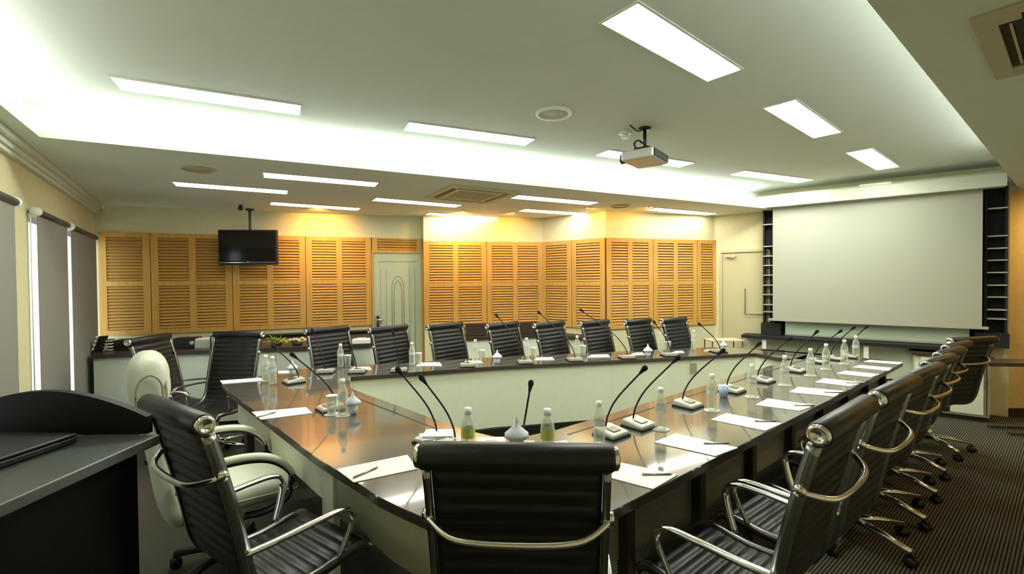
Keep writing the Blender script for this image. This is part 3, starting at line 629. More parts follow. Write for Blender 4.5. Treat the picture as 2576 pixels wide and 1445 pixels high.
# end table between far table and near row
ei = [P(x, y, ZTAB).xy for x, y in ((1905, 889), (1960, 900), (2022, 905))]; eo = [P(2150, 900, ZTAB).xy, P(1960, 880, ZTAB).xy, P(1905, 876, ZTAB).xy]
e_in = nr(Ls-.02, wN)
te, cE = table('short end table closing the ring beside the screen', [ff[-1], ei[1], ei[2], e_in, nr(Ls, wN*.02+.0)+dN*.004, eo[0], eo[1], ff[-1]+nF*.5])
panelseg(te, cE, ff[-1]+nF*.02, ei[2]+nF*.02, .15, ZTAB-TH, 'pale', 'front_panel')
MB().box((ei[1].x-cE.x+.2, ei[1].y-cE.y+.25, .355), (.05, .05, .71)).build('leg', 'edge', te)
# ------------------------------------------------------------------ black office chairs
def make_chair():
    t_ = thing('office_chair', (0, 0, 0), 0, '', 'chair', 'black ribbed leather office chairs')
    prof = [(-.335, 1.13), (-.300, 1.00), (-.262, .85), (-.230, .70), (-.203, .57), (-.155, .490), (-.06, .455), (.06, .448), (.18, .462), (.25, .462), (.285, .43)]
    pc = spline([Vector((0, a, b)) for a, b in prof], 14)
    # arc length
    s_ = [0]
    for i in range(1, len(pc)): s_.append(s_[-1]+(pc[i]-pc[i-1]).length)
    isp = min(range(len(pc)), key=lambda i: abs(pc[i].z-.50)+(0 if pc[i].y < -.1 else 9))
    def sling(i0_, i1_, nm):
        m_ = MB(); vs = []; n_ = 0; per = .047; xs = (-.222, -.2, -.1, 0, .1, .2, .222)
        N_ = int((s_[i1_]-s_[i0_])/per*6)
        for side in (0, 1):
            for k in range(N_+1):
                sv = s_[i0_]+(s_[i1_]-s_[i0_])*k/N_
                j = max(i for i in range(len(s_)) if s_[i] <= sv+1e-9); j = min(j, len(s_)-2); t = (sv-s_[j])/(s_[j+1]-s_[j]); p_ = pc[j].lerp(pc[j+1], t)
                tg = (pc[j+1]-pc[j]).normalized(); nn = Vector((0, -tg.z, tg.y)); nn = nn if nn.y+nn.z > 0 else -nn
                h = .004+.010*abs(math.sin(math.pi*sv/per))**.6
                for x_ in xs:
                    hh = h*(0 if abs(x_) > .21 else 1); vs.append(p_+nn*(hh if side == 0 else -hh*.9)+Vector((x_, 0, 0)))
        w_ = len(xs); fs = []
        for side in (0, 1):
            o_ = side*(N_+1)*w_
            for k in range(N_):
                for x_ in range(w_-1):
                    a, b, c, d = o_+k*w_+x_, o_+k*w_+x_+1, o_+(k+1)*w_+x_+1, o_+(k+1)*w_+x_; fs.append((a, b, c, d) if side == 0 else (d, c, b, a))
        m_.add(vs, fs, True); return m_.build(nm, 'leather', t_)
    sling(0, isp, 'backrest'); sling(isp, len(pc)-1, 'seat')
    hr_ = MB().lathe([(0, -.248), (.030, -.248), (.036, -.238), (.036, .238), (.030, .248), (0, .248)], 20, (0, -.340, 1.13), 'X').build('head_roll', 'leather', t_)
    for x_ in (-1, 1):
        MB().lathe([(0, .001*x_), (.013, .001*x_), (.016, .007*x_), (.024, .010*x_), (.030, .006*x_), (.031, -.006*x_)], 18, (x_*.249, -.340, 1.13), 'X').build('roll_cap', 'chrome', hr_)
        m_ = MB(); m_.sweep([p_+Vector((x_*.232, 0, 0)) for p_ in pc[4::3]]+[pc[-1]+Vector((x_*.232, 0, 0))], [(-.009, -.018), (.009, -.018), (.009, .018), (-.009, .018)], up=(0, 1, .3)); m_.build('side_rail', 'gunmetal', t_)
        pth = spline([(x_*.242, -.222, .660), (x_*.262, -.13, .668), (x_*.272, .02, .675), (x_*.272, .13, .672), (x_*.270, .175, .640), (x_*.262, .165, .57), (x_*.245, .125, .47)], 6)
        m_ = MB(); m_.sweep(pth, [(-.015, -.006), (-.009, -.009), (.009, -.009), (.015, -.006), (.015, .006), (.009, .009), (-.009, .009), (-.015, .006)]); m_.build('armrest', 'chrome', t_)
    m_ = MB(); m_.tube(spline([(-.240, -.283, .952), (-.225, -.310, .940), (-.15, -.355, .922), (0, -.365, .918), (.15, -.355, .922), (.225, -.310, .940), (.240, -.283, .952)], 5), .0105, 10)
    for x_ in (-1, 1): m_.cyl((x_*.238, -.290, .952), .017, .03, 12, 'X')
    m_.build('back_brace', 'chrome', t_)
    m_ = MB(); m_.cyl((0, 0, .26), .026, .28, 16); m_.cyl((0, 0, .16), .034, .12, 16); m_.build('gas_lift', 'chrome', t_)
    m_ = MB(); m_.box((0, 0, .415), (.20, .22, .04)); m_.box((0, -.02, .435), (.44, .05, .02)); tm_ = m_.build('tilt_mechanism', 'black', t_)
    m_ = MB(); m_.tube([(.10, .02, .405), (.27, .02, .40)], .006); m_.ball((.28, .02, .40), .014); m_.build('lever', 'chrome', tm_)
    lg = MB(); lg.sweep([(0, .02, .125), (0, .15, .115), (0, .31, .085)], [(-.022, -.012), (.022, -.012), (.014, .014), (-.014, .014)])
    lg0 = lg.build('base_leg', 'chrome', t_)
    cs = MB(); cs.cyl((-.016, .31, .028), .028, .016, 16, 'X'); cs.cyl((.016, .31, .028), .028, .016, 16, 'X'); cs.box((0, .31, .05), (.03, .03, .03)); cs.cyl((0, .31, .07), .008, .03, 8)
    cs0 = cs.build('caster', 'black', t_)
    for k in range(5):
        a = R(72*k+20)
        if k == 0: l_, c_ = lg0, cs0
        else:
            l_, c_ = lg0.copy(), cs0.copy(); COL.objects.link(l_); COL.objects.link(c_)
        l_.rotation_euler = (0, 0, a); c_.rotation_euler = (0, 0, a)
    freeze(t_); return t_
chair0 = make_chair()
first = [True]
def put_chair(roll_px, facing, lab, zt=1.13, loc=None, hs=1.0):
    if loc is None:
        p_ = P(roll_px[0], roll_px[1], zt); loc = p_.xy+Vector((math.sin(facing), math.cos(facing)))*.34
    if first[0]:
        first[0] = False; o_ = chair0; o_.location = (loc[0], loc[1], 0); o_.rotation_euler = (0, 0, -facing); o_['label'] = lab
    else: o_ = dup(chair0, (loc[0], loc[1], 0), -facing, lab, (1, 1, hs))
    return o_
put_chair((1297, 1150), R(3.5), 'nearest black chair seen squarely from behind at the rounded table corner')
put_chair((437, 1040), R(35), 'black chair between the lectern and the rounded corner, its side to the camera')
put_chair((2129, 1052), R(-39), 'black chair in the right row nearest the camera')
put_chair((2255, 980), R(-37), 'second black chair from the camera in the right row')
ra, rb = P(2332, 936, 1.06).xy, P(2425, 864, 1.01).xy
for k, (f_, lab) in enumerate([(-35, 'third black chair from the camera in the right row'), (-33, 'fourth black chair from the camera in the right row'), (-33, 'fifth black chair from the camera in the right row'), (-31, 'sixth black chair from the camera, close against the end chair')]):
    q_ = ra.lerp(rb, k/4)+Vector((math.sin(R(f_)), math.cos(R(f_))))*.34; put_chair(None, R(f_), lab, loc=q_, hs=.935-.005*k)
put_chair(None, R(-12), 'last black chair in the right row, turned before the pale base cabinet', loc=(rb.x+.0, rb.y+.33), hs=.915)
def fitface(xl, xr, y_, L=.50, z=1.065):        # heading of a chair that looks toward the camera, from the width it shows
    c_ = P((xl+xr)/2, y_, z); best = None
    for a in range(30, 95):
        d_ = dirv(R(a)); w_ = proj(c_+d_*L/2)[0]-proj(c_-d_*L/2)[0]; e_ = abs(w_-(xr-xl))
        if best is None or e_ < best[0]-.3: best = (e_, a)
    return R(best[1]+90)
FR = [(547, 652, 836, 'second'), (773, 876, 824, 'third'), (933, 1023, 821, 'fourth'), (1079, 1162, 814, 'fifth'), (1228, 1302, 812, 'sixth'), (1352, 1423, 812, 'seventh'), (1470, 1537, 808, 'eighth'), (1582, 1643, 804, 'ninth'), (1683, 1742, 802, 'tenth')]
put_chair((376, 853), R(88), 'first black chair from the blinds, half hidden by the tall white chair', zt=1.065, hs=.94)
nm_ = {'second': 'second black chair from the blinds, at the far corner of the glossy table', 'third': 'third black chair from the blinds, in front of the flower bowl', 'fourth': 'black chair directly in front of the pale green door', 'fifth': 'black chair in the far row just past the pale green door',
       'sixth': 'black chair in the far row between the two brown boxes', 'seventh': 'black chair in the far row before the inner corner of the panelling', 'eighth': 'black chair in the far row below the projecting wall corner', 'ninth': 'black chair in the far row second from the cream door', 'tenth': 'black chair in the far row nearest the cream door'}
for xl, xr, y_, k in FR:
    fc = fitface(xl, xr, y_); p_ = P((xl+xr)/2, y_+6, 1.065); q_ = p_.xy+Vector((math.sin(fc), math.cos(fc)))*.34
    if k != 'second':                            # keep every caster behind the front panel of the far table
        need = min((q_+Vector((math.sin(fc-R(72*j+20)), math.cos(fc-R(72*j+20))))*.37-ff[0]-nF*.02).dot(nF) for j in range(5))
        near = min(((Vector(f_)-ff[0]).dot(nF)) for f_ in ff); far_ = max(((Vector(f_)-ff[0]).dot(nF)) for f_ in ff)
        sh = max(0, far_+.02-need); q_ = q_+nF*min(sh, .3); print(k, round(sh, 3))
    put_chair(None, fc, nm_[k], loc=q_, hs=.94)
# ------------------------------------------------------------------ white executive chair
wp = P(610, 1262, 0.3); wf = R(50)
wc = thing('executive_chair', (-1.55, 2.47, 0), -wf, 'tall cream white leather executive chair beside the glossy table', 'chair')
def loft(rows, nm, m, par, sub=1):              # rows of (y, z, halfwidth, thickness)
    m_ = MB(); n = 16; vs = []
    for i, (y_, z_, w_, th_) in enumerate(rows):
        a, b = rows[max(i-1, 0)], rows[min(i+1, len(rows)-1)]; tg = Vector((0, b[0]-a[0], b[1]-a[1])).normalized(); nn = Vector((0, tg.z, -tg.y))
        for k in range(n):
            a_ = 2*math.pi*k/n; c_, s_ = math.cos(a_), math.sin(a_); e_ = .55
            vs.append(Vector((0, y_, z_))+Vector((1, 0, 0))*w_*math.copysign(abs(c_)**e_, c_)+nn*th_*math.copysign(abs(s_)**e_, s_))
    fs = [(i*n+k, i*n+(k+1) % n, (i+1)*n+(k+1) % n, (i+1)*n+k) for i in range(len(rows)-1) for k in range(n)]
    fs += [list(range(n))[::-1], [(len(rows)-1)*n+k for k in range(n)]]
    m_.add(vs, fs, True); return m_.build(nm, m, par, sub=sub)
loft([(-.20, .36, .10, .02), (-.24, .40, .20, .045), (-.28, .52, .245, .055), (-.30, .66, .25, .05), (-.315, .80, .245, .055), (-.335, .92, .235, .065), (-.345, 1.03, .22, .078), (-.345, 1.11, .21, .088), (-.345, 1.17, .19, .084), (-.345, 1.22, .15, .06), (-.345, 1.242, .08, .02)], 'backrest', 'white_leather', wc)
loft([(-.31, .98, .15, .02), (-.30, 1.02, .17, .04), (-.297, 1.10, .17, .045), (-.31, 1.16, .13, .03)], 'head_cushion', 'white_leather', wc)
loft([(-.24, .60, .10, .02), (-.245, .64, .17, .04), (-.255, .76, .18, .045), (-.275, .86, .17, .04), (-.29, .92, .10, .02)], 'back_cushion', 'white_leather', wc)
m_ = MB(); m_.tube(spline([(x_, -.302+abs(x_)*.1, z_) for x_, z_ in ((-.17, .93), (-.2, 1.02), (-.17, 1.12), (0, 1.175), (.17, 1.12), (.2, 1.02), (.17, .93))], 5), .005, 6); m_.build('piping', 'piping', wc)
for sx in (-1, 1):
    m_ = MB(); m_.tube(spline([(sx*.222, y_, z_) for y_, z_ in ((-.385, .92), (-.395, 1.04), (-.385, 1.12), (-.345, 1.155), (-.305, 1.12), (-.295, 1.04), (-.29, .92))], 5), .005, 6); m_.build('side_piping', 'piping', wc)
loft([(-.24, .46, .2, .04), (-.18, .465, .25, .06), (0, .47, .262, .065), (.18, .47, .262, .065), (.25, .455, .25, .055), (.285, .43, .2, .03)], 'seat', 'white_leather', wc)
m_ = MB(); m_.tube(spline([(-.26, -.2, .47), (-.272, 0, .475), (-.27, .2, .47), (-.2, .285, .45), (.2, .285, .45), (.27, .2, .47), (.272, 0, .475), (.26, -.2, .47)], 5), .005, 6); m_.build('seat_piping', 'piping', wc)
for x_ in (-1, 1):
    pth = spline([(x_*.29, -.255, .60), (x_*.295, -.18, .665), (x_*.30, -.02, .685), (x_*.30, .13, .655), (x_*.30, .225, .56), (x_*.295, .22, .45), (x_*.28, .12, .395), (x_*.25, .02, .385)], 6)
    m_ = MB(); m_.sweep(pth, [(-.024, -.006), (.024, -.006), (.024, .010), (-.024, .010)]); m_.build('armrest_loop', 'black', wc)
    m_ = MB(); m_.sweep([p_+Vector((0, 0, .018)) for p_ in pth[2:26]], [(-.028, -.008), (-.014, .018), (.014, .018), (.028, -.008)]); m_.build('armrest_pad', 'white_leather', wc)
m_ = MB(); m_.cyl((0, 0, .26), .03, .28, 16); m_.box((0, 0, .39), (.22, .26, .04)); m_.build('gas_lift', 'black', wc)
for k in range(5):
    a = R(72*k+8); d_ = Vector((math.sin(a), math.cos(a), 0)); m_ = MB(); m_.sweep([d_*.02+Vector((0, 0, .12)), d_*.17+Vector((0, 0, .115)), d_*.33+Vector((0, 0, .08))], [(-.022, -.014), (.022, -.014), (.015, .014), (-.015, .014)]); m_.build('base_leg', 'black', wc)
    m_ = MB(); m_.cyl(tuple(d_*.33+Vector((-.014, 0, .029))), .029, .018, 14, 'X'); m_.cyl(tuple(d_*.33+Vector((.014, 0, .029))), .029, .018, 14, 'X'); m_.cyl(tuple(d_*.33+Vector((0, 0, .06))), .01, .04, 8); m_.build('caster', 'black', wc)
# ------------------------------------------------------------------ lectern
ZLC = 1.10
lc = thing('lectern', (-1.12, 1.43, 0), 0, 'black wooden lectern with an arched back board filling the lower left', 'lectern')
Wd, Dp = .72, .50
MB().box((-Wd/2, -Dp/2, ZLC-.015), (Wd, Dp, .03)).build('top', 'lectern_top', lc, bevel=.003)
MB().box((-Wd/2, -Dp/2+.01, (ZLC-.03)/2), (Wd-.10, Dp-.08, ZLC-.03)).build('body', 'lectern', lc)
m_ = MB(); n = 24; xa_, xb_ = -Wd+.03, -.045
vs = []
for k in range(n+1):
    x_ = xa_+(xb_-xa_)*k/n; u = (2*k/n-1); zt_ = ZLC+.055+.085*math.cos(u*math.pi/2)**.9 if abs(u) < 1 else ZLC+.055
    vs += [(x_, .0, ZLC), (x_, .0, zt_), (x_, .025, zt_), (x_, .025, ZLC)]
fs = []
for k in range(n):
    a = k*4; b = a+4; fs += [(a, b, b+1, a+1), (a+1, b+1, b+2, a+2), (a+2, b+2, b+3, a+3)]
fs += [(0, 1, 2, 3), (n*4+3, n*4+2, n*4+1, n*4)]; m_.add(vs, fs); bb = m_.build('back_board', 'lectern', lc); bb.location = (0, .002, 0)
bk = thing('document_folder', (-1.47, 1.27, ZLC), R(-4), 'flat black folder lying on the lectern top', 'folder')
MB().box((0, 0, .012), (.30, .20, .018)).build('pages', 'black', bk, bevel=.004); MB().box((0, 0, .027), (.30, .20, .008)).build('cover', 'black', bk, bevel=.003)
# ------------------------------------------------------------------ table-top things
def pen(px, py, yaw, lab, z=ZTAB+.004, L=.14):
    p_ = P(px, py, z); o_ = thing('pen', (p_.x, p_.y, z), -(yaw-R(90)), lab, 'pen', 'dark pens on the notepaper')
    m_ = MB(); m_.cyl((0, 0, .004), .004, L*.82, 8, 'X'); m_.build('barrel', 'gunmetal', o_); m_ = MB(); m_.lathe([(.004, 0), (.001, .014)], 8, (L*.41, 0, .004), 'X'); m_.build('tip', 'black', o_)
    MB().box((-L*.36, 0, .0095), (.03, .002, .002)).build('clip', 'chrome', o_)
def paper(px, lab, thick=.003):
    q_ = [P(x, y, ZTAB+thick).xy for x, y in px]; c_ = sum(q_, Vector((0, 0)))/4
    m_ = MB().prism([p_-c_ for p_ in q_], 0, thick); o_ = m_.build('notepaper', 'paper'); o_.location = (c_.x, c_.y, ZTAB+.0005); tag(o_, lab, 'paper', 'notepaper sheets on the tables'); return c_
ordn = ['nearest', 'second', 'third', 'fourth', 'fifth', 'sixth', 'seventh', 'eighth', 'last']
NP = [[(1545, 1160), (1705, 1195), (1643, 1231), (1545, 1204)], [(1700, 1091), (1857, 1127), (1800, 1148), (1645, 1113)], [(1826, 1040), (1967, 1066), (1925, 1084), (1788, 1056)], [(1931, 1003), (2052, 1020), (2012, 1034), (1900, 1019)],
      [(2008, 974), (2122, 984), (2100, 998), (1985, 987)], [(2072, 952), (2175, 963), (2140, 972), (2051, 962)], [(2126, 933), (2213, 942), (2192, 949), (2104, 940)], [(2163, 919), (2245, 926), (2235, 933), (2145, 924)], [(2188, 906), (2272, 912), (2262, 917), (2172, 910)]]
for i, q_ in enumerate(NP):
    q_ = q_ if i else [(1460, 1143), (1705, 1195), (1643, 1231), (1450, 1180)]
    paper(q_, 'notepaper sheet on the long near table, %s from the camera' % ordn[i])
for i, (x_, y_, yw) in enumerate([(1650, 1196, 90), (1800, 1118, 92), (1925, 1062, 94), (2022, 1022, 96), (2096, 989, 98), (2150, 965, 100)]):
    pen(x_, y_, R(yw), 'dark pen on the %s notepaper sheet of the long near table' % ordn[i])
paper([(846, 1181), (1025, 1145), (1050, 1180), (890, 1214)], 'notepaper sheet on the rounded corner table beside the near side chair'); pen(918, 1192, R(35), 'dark pen on the notepaper of the rounded corner table')
paper([(633, 1037), (770, 1025), (786, 1040), (656, 1056)], 'notepaper sheet on the glossy side table beside the white chair'); pen(668, 1046, R(30), 'dark pen on the notepaper beside the white chair')
paper([(553, 958), (655, 951), (665, 958), (560, 966)], 'notepaper sheet in front of the second chair from the blinds'); 
paper([(700, 934), (727, 933), (730, 939), (700, 940)], 'small paper sheet behind the pale blue napkin cup')
fp = [('white paper mound', 882, 935, 924, 931), ('p', 1047, 1112, 913, 921), ('p', 1165, 1215, 908, 914), ('p', 1343, 1395, 900, 906), ('p', 1478, 1535, 893, 899), ('p', 1588, 1622, 888, 893), ('p', 1690, 1722, 884, 888), ('p', 1770, 1800, 880, 883)]
fl = ['third', 'fourth', 'fifth', 'sixth', 'seventh', 'eighth', 'ninth', 'tenth']
for (a_, x0_, x1_, y0_, y1_), k in zip(fp, fl):
    c_ = (x0_+x1_)/2; paper([(x0_+8, y0_), (x1_-6, y0_-1), (x1_, y1_-1), (x0_, y1_)], 'white paper on the far table before the %s chair from the blinds' % k, .006)
# microphones
def mic(base, head, plane, lab, size=1.0, lowz=True, sway=.3, yaw=None, tail=None):
    z0 = ZTAB+.045; b = P(base[0], base[1], z0); d_ = dirv(R(plane)); h = V(head[0], head[1], b, R(plane))
    face = R(plane if yaw is None else yaw)
    t_ = thing('desk_microphone', (b.x, b.y, ZTAB), -face, lab, 'microphone', 'gooseneck desk microphones')
    inv = Matrix.Rotation(face, 3, 'Z'); hl = inv @ Vector((h.x-b.x, h.y-b.y, 0)); hl.z = h.z-ZTAB
    # base wedge lies on the speaker's side of the neck
    m_ = MB(); m_.add([(-.07, -.03, .008), (.07, -.03, .008), (.07, .11, .008), (-.07, .11, .008), (-.065, -.025, .045), (.065, -.025, .045), (.065, .105, .028), (-.065, .105, .028)],
                      [(3, 2, 1, 0), (4, 5, 6, 7), (0, 1, 5, 4), (1, 2, 6, 5), (2, 3, 7, 6), (3, 0, 4, 7)]); mb_ = m_.build('base', 'mic_base', t_, bevel=.008)
    MB().box((0, .04, .006), (.146, .146, .012)).build('foot', 'black', t_, bevel=.003)
    m_ = MB(); m_.box((0, .055, .0385), (.06, .05, .003), 0, R(-7)); m_.build('speaker_grille', 'gunmetal', mb_)
    s0 = Vector((0, 0, .03)); v_ = hl-s0; mid = s0+Vector((v_.x*(.5-sway*.5), v_.y*(.5-sway*.5), v_.z*.52)); q1 = s0+Vector((v_.x*.12*(1-sway), v_.y*.12*(1-sway), v_.z*.22))
    pth = spline([s0, q1, mid, hl], 7); gn_ = MB().tube(pth, .0048, 8, up=(.3, .9, .1)).build('gooseneck', 'black', t_)
    dd = (pth[-1]-pth[-3]).normalized(); m_ = MB(); c_ = hl
    m_.sweep([c_-dd*.035, c_-dd*.012, c_+dd*.004, c_+dd*.016, c_+dd*.023], [(math.cos(2*math.pi*k/10), math.sin(2*math.pi*k/10)) for k in range(10)], up=(.3, .9, .1))
    rs = [.006, .010, .0145, .0125, .004]
    for i in range(5):
        cc_ = [c_-dd*.035, c_-dd*.012, c_+dd*.004, c_+dd*.016, c_+dd*.023][i]
        for k in range(10): q_ = Vector(m_.v[i*10+k]); m_.v[i*10+k] = tuple(cc_+(q_-cc_)*rs[i])
    m_.build('microphone_head', 'foam', gn_)
NM = [((1592, 1050), (1703, 903)), ((1716, 1003), (1817, 884)), ((1828, 968), (1909, 866)), ((1905, 945), (1987, 853)), ((1988, 921), (2054, 836)), ((2046, 900), (2114, 834)), ((2089, 893), (2147, 825)), ((2127, 888), (2181, 822))]
NL = ['second', 'third', 'fourth', 'fifth', 'sixth', 'seventh', 'eighth', 'last']
mic((1523, 1070), (1620, 929), 141, 'gooseneck microphone on the long near table, nearest the camera')
for (b_, h_), k in zip(NM, NL): mic(b_, h_, 141, 'gooseneck microphone on the long near table, %s from the camera' % k)
mic((1313, 1112), (1335, 968), 100, 'single upright gooseneck microphone rising behind the nearest chair', yaw=180, sway=.1)
mic((1100, 1085), (1003, 933), -95, 'gooseneck microphone beside the booklets, leaning furthest toward the green door', yaw=215)
mic((1146, 1098), (1062, 953), -95, 'gooseneck microphone standing between the booklets and the yellow labelled bottle', yaw=215)
mic((846, 1012), (737, 894), -110, 'gooseneck microphone behind the glass on the glossy side table', yaw=227)
mic((752, 948), (688, 872), -110, 'gooseneck microphone beside the pale blue napkin cup at the far end of the glossy table', yaw=227)
FM = [((817, 928), (786, 832), 'third'), ((897, 928), (882, 872), 'gap'), ((1003, 925), (989, 837), 'fourth'), ((1176, 913), (1160, 830), 'fifth'), ((1322, 905), (1249, 794), 'sixth'), ((1448, 899), (1356, 787), 'seventh'), ((1580, 893), (1462, 781), 'eighth'), ((1688, 887), (1646, 811), 'ninth'), ((1812, 878), (1760, 816), 'tenth')]
for b_, h_, k in FM:
    lab = 'gooseneck microphone on the far table before the %s chair from the blinds' % k if k != 'gap' else 'short gooseneck microphone on the far table in the gap before the green door'
    mic(b_, h_, -72, lab, yaw=-8)
# bottles
def make_bottle():
    t_ = thing('water_bottle', (0, 0, 0), 0, '', 'bottle', 'small clear water bottles')
    MB().lathe([(0, .004), (.026, .004), (.030, .012), (.030, .045), (.0275, .055), (.030, .065), (.030, .08), (.0275, .09), (.030, .10), (.030, .135), (.027, .155), (.017, .185), (.0125, .195), (.0125, .205)], 20).build('bottle_body', 'pet', t_)
    MB().lathe([(0, .226), (.0145, .226), (.0155, .203), (.0125, .200), (0, .200)], 16).build('cap', 'cap', t_)
    MB().lathe([(.0303, .105), (.0303, .132)], 20).build('label_band', 'cap_blue', t_)
    freeze(t_); return t_
bot0 = make_bottle(); fb_ = [True]
def bottle(px, py, lab, s=1.0, z=ZTAB+.003):
    p_ = P(px, py, z)
    if fb_[0]: fb_[0] = False; o_ = bot0; o_.location = (p_.x, p_.y, z); o_['label'] = lab; o_.scale = (s, s, s)
    else: o_ = dup(bot0, (p_.x, p_.y, z), random.uniform(0, 6), lab, (s, s, s))
    return o_
cst = MB().lathe([(0, 0), (.045, 0), (.047, .003), (.0, .003)], 24).build('coaster', 'paper'); tag(cst, '', 'coaster', 'white coasters under the bottles'); fc_ = [True]
def coaster(px, py, lab):
    p_ = P(px, py, ZTAB)
    if fc_[0]: fc_[0] = False; o_ = cst
    else: o_ = cst.copy(); COL.objects.link(o_)
    o_.location = (p_.x, p_.y, ZTAB); o_['label'] = lab
NB = [(1507, 1122, 'nearest'), (1662, 1081, 'second'), (1791, 1034, 'third'), (1892, 1000, 'fourth'), (1974, 970, 'fifth'), (2039, 946, 'sixth'), (2078, 930, 'seventh'), (2124, 916, 'eighth'), (2153, 902, 'last')]
for x_, y_, k in NB:
    bottle(x_, y_, 'clear water bottle on the long near table, %s from the camera' % k, 1.02 if k != 'nearest' else .98)
    coaster(x_, y_, 'white coaster under the %s bottle of the long near table' % k)
for x_, y_, lab in [(669, 962, 'clear water bottle, the taller of the touching pair on the glossy side table'), (686, 967, 'clear water bottle, the lower of the touching pair on the glossy side table'), (863, 1046, 'clear water bottle between the glass and the blue cup on the glossy side table')]: bottle(x_, y_, lab)
coaster(863, 1046, 'white coaster under the bottle beside the blue cup'); coaster(835, 1043, 'white coaster under the glass on the glossy side table')
FB = [(857, 924, 'third'), (1037, 919, 'fourth'), (1196, 911, 'fifth'), (1325, 905, 'sixth'), (1452, 898, 'seventh'), (1662, 886, 'ninth'), (1745, 880, 'tenth')]
for x_, y_, k in FB: bottle(x_, y_, 'clear water bottle on the far table beside the %s chair from the blinds' % k)
def make_glass():
    t_ = thing('drinking_glass', (0, 0, 0), 0, '', 'glass', 'clear drinking glasses')
    MB().lathe([(0, .002), (.026, .002), (.034, .11), (.0325, .11), (.0245, .008), (0, .008)], 20).build('tumbler', 'glass', t_)
    MB().lathe([(0, .112), (.035, .112), (.036, .116), (0, .120)], 20).build('cover', 'paper', t_)
    freeze(t_); return t_
gl0 = make_glass(); fg_ = [True]
def glass(px, py, lab):
    p_ = P(px, py, ZTAB)
    if fg_[0]: fg_[0] = False; gl0.location = (p_.x, p_.y, ZTAB+.003); gl0['label'] = lab
    else: dup(gl0, (p_.x, p_.y, ZTAB+.001), 0, lab)
glass(835, 1043, 'covered clear glass on the glossy side table before a microphone base')
for x_, y_, k in [(875, 924, 'third'), (1053, 918, 'fourth'), (1213, 910, 'fifth'), (1343, 903, 'sixth'), (1467, 897, 'seventh'), (1680, 886, 'ninth')]:
    glass(x_, y_, 'clear glass beside the bottle of the %s chair from the blinds' % k)
# large bottles with yellow labels
def bigbottle(px, py, lab):
    p_ = P(px, py, ZTAB); t_ = thing('juice_bottle', (p_.x, p_.y, ZTAB), 0, lab, 'bottle', 'yellow labelled bottles behind the nearest chair')
    MB().lathe([(0, .003), (.03, .003), (.034, .01), (.034, .12), (.030, .145), (.016, .175), (.015, .185)], 20).build('bottle_body', 'pet', t_)
    MB().lathe([(0, .212), (.017, .212), (.018, .182), (0, .180)], 16).build('cap', 'cap', t_)
    MB().lathe([(.0345, .07), (.0345, .115)], 20).build('label_band', 'label_y', t_)
bigbottle(1178, 1136, 'wide bottle with a yellow label behind the left part of the nearest chair'); bigbottle(1378, 1140, 'wide bottle with a yellow label behind the middle of the nearest chair')
def ncup(px, py, lab, s=1, pointed=True):
    p_ = P(px, py, ZTAB); t_ = thing('napkin_cup' if pointed else 'paper_cup', (p_.x, p_.y, ZTAB), 0, lab, 'cup', 'blue and white cups'); t_.scale = (s, s, s)
    MB().lathe([(0, 0), (.024, 0), (.034, .07 if pointed else .085), (.032, .07 if pointed else .085), (0, .01)], 20).build('cup', 'tissue' if pointed else 'blue', t_)
    if pointed:
        m_ = MB(); vs = []; n = 28
        for j, (r_, z_) in enumerate([(.033, .062), (.046, .066), (.045, .082), (.026, .10), (.011, .118), (.006, .14), (.002, .15)]):
            for k in range(n): rr = r_*(1+.13*(1 if k % 2 else -1)*(1 if j < 4 else .4)); a = 2*math.pi*k/n; vs.append((rr*math.cos(a), rr*math.sin(a), z_))
        m_.add(vs, [(j*n+k, j*n+(k+1) % n, (j+1)*n+(k+1) % n, (j+1)*n+k) for j in range(6) for k in range(n)], True); m_.build('napkin', 'tissue', t_)
ncup(1300, 1140, 'pointed pale napkin cup behind the nearest chair, beside a yellow labelled bottle', 1.15)
ncup(888, 1042, 'blue and white napkin cup next to the bottle on the glossy side table', .95); ncup(736, 945, 'pale blue napkin cup at the far end of the glossy side table', .9)
ncup(1251, 916, 'pale blue napkin cup on the far table just left of the sixth chair', .95); ncup(1630, 899, 'pale napkin cup on the far table in front of the ninth chair', .95); ncup(1820, 882, 'small white napkin cup near the screen end of the far table', .8)
ncup(1820, 1001, 'blue and white paper cup standing behind the third bottle of the near table', 1.0, False)
# booklets and a white box behind the nearest chair
p = P(1098, 1112, ZTAB); bk = thing('booklet_stack', (p.x, p.y, ZTAB), R(12), 'untidy stack of pale booklets at the left microphone of the corner table', 'booklets')
for k, (m, dx, an) in enumerate((('black', 0, 0), ('mint', .01, 6), ('paper', -.005, -8), ('tissue', .012, 12))): MB().box((dx, 0, .008+k*.011), (.15, .11, .010), R(an)).build('booklet', m, bk)
p = P(1236, 1128, ZTAB); bx_ = thing('tissue_box', (p.x, p.y, ZTAB), R(0), 'low white box between the yellow labelled bottle and the napkin cup', 'box')
MB().box((0, 0, .02), (.14, .09, .04)).build('box', 'white', bx_, bevel=.003); MB().box((0, 0, .0415), (.06, .02, .003)).build('slot', 'tissue', bx_)
p = P(1415, 1135, ZTAB); bx_ = thing('folded_napkin', (p.x, p.y, ZTAB), R(20), 'folded white napkin to the right of the yellow labelled bottle', 'napkin')
MB().box((0, 0, .006), (.12, .10, .012)).build('lower_fold', 'paper', bx_); MB().box((-.01, 0, .022), (.10, .08, .010), 0, R(12)).build('upper_fold', 'tissue', bx_)
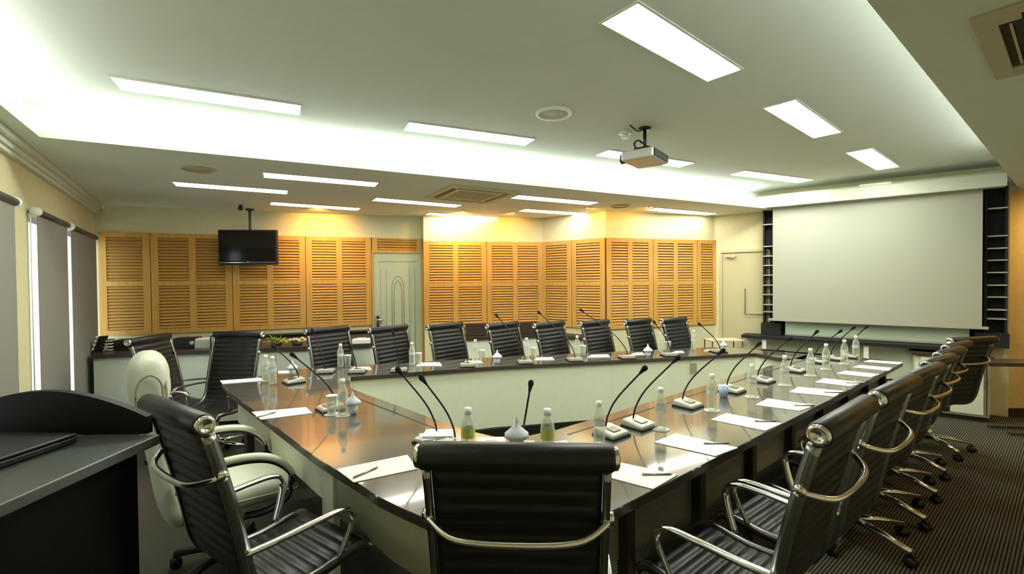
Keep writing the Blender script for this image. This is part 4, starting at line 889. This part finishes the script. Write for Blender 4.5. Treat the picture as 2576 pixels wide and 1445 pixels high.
# ------------------------------------------------------------------ warm accent lamps near the panelled wall
def spot(loc, e, col=(1, .48, .08), r=.03, ang=150, blend=1, aim=None, nm='downlight'):
    l_ = bpy.data.lights.new(nm, 'SPOT'); l_.energy = e; l_.color = col; l_.shadow_soft_size = r; l_.spot_size = R(ang); l_.spot_blend = blend
    o_ = bpy.data.objects.new(nm, l_); COL.objects.link(o_); o_.location = loc
    if aim: o_.rotation_euler = (Vector(aim)-Vector(loc)).to_track_quat('-Z', 'Y').to_euler()
def down(a, b, px, off, e, lab, lower=.10, **k):
    y_ = yawof(a, b); n_ = Vector((math.cos(y_), -math.sin(y_), 0)); n_ = n_ if n_.dot(-a) > 0 else -n_
    q_ = flat(V(px, 600, a+n_*off, y_)); w_ = q_-n_*off
    t_ = thing('recessed_downlight', (q_.x, q_.y, ZL), 0, lab, 'light', 'small recessed downlights')
    MB().lathe([(.028, -.006), (.042, -.006), (.042, 0), (.028, 0)], 20).build('rim', 'vent', t_)
    MB().lathe([(0, -.002), (.028, -.002)], 20).build('lens', M_['warm'], t_)
    spot((q_.x, q_.y, ZL-.02), e, aim=(w_.x, w_.y, 2.24), ang=115, **k)
M_['warm'] = emit('warm_lens', (1, .7, .3), 4)
down(K, J1, 800, .55, 28, 'small warm downlight between the television and the green door')
down(J2, J3, 1165, .50, 36, 'small warm downlight over the brightest wall patch beside the green door')
down(J2, J3, 1290, .50, 13, 'small warm downlight over the second alcove panel')
down(J3, J4, 1478, .42, 14, 'small warm downlight over the orange return wall')
down(J4, J5, 1640, .50, 8, 'small warm downlight past the projecting wall corner')
q_ = Vector((6.1, 4.45, ZL)); 
t_ = thing('recessed_downlight', (6.1, 4.45, ZL), 0, 'small warm downlight in front of the yellow wall', 'light', 'small recessed downlights'); MB().lathe([(.028, -.006), (.042, -.006), (.042, 0), (.028, 0)], 20).build('rim', 'vent', t_); MB().lathe([(0, -.002), (.028, -.002)], 20).build('lens', M_['warm'], t_)
spot((6.1, 4.45, ZL-.02), 32, col=(1, .68, .28), aim=(6.0, 4.9, 1.3))
for x_, y_, lab in ((3.25, 2.25, 'small warm downlight in the low ceiling above the middle of the right row'), (4.7, 3.55, 'small warm downlight in the low ceiling above the end of the right row')):
    t_ = thing('recessed_downlight', (x_, y_, ZL), 0, lab, 'light', 'small recessed downlights'); MB().lathe([(.028, -.006), (.042, -.006), (.042, 0), (.028, 0)], 20).build('rim', 'vent', t_); MB().lathe([(0, -.002), (.028, -.002)], 20).build('lens', M_['warm'], t_)
    spot((x_, y_, ZL-.02), 22, col=(1, .62, .28), aim=(x_, y_, 0))
# ------------------------------------------------------------------ daylight and view
w = bpy.data.worlds.new('world'); SC.world = w; w.use_nodes = True
bg = w.node_tree.nodes['Background']; bg.inputs[0].default_value = (.86, .95, 1, 1); bg.inputs[1].default_value = 1.7
vs_ = SC.view_settings; vs_.view_transform = 'Standard'; vs_.look = 'None'; vs_.gamma = 1; vs_.exposure = .86
cy = SC.cycles
try: cy.use_denoising = True; cy.max_bounces = 7; cy.diffuse_bounces = 4; cy.glossy_bounces = 4; cy.transmission_bounces = 3; cy.transparent_max_bounces = 10; cy.caustics_reflective = False; cy.caustics_refractive = False; cy.sample_clamp_indirect = 6
except Exception: pass
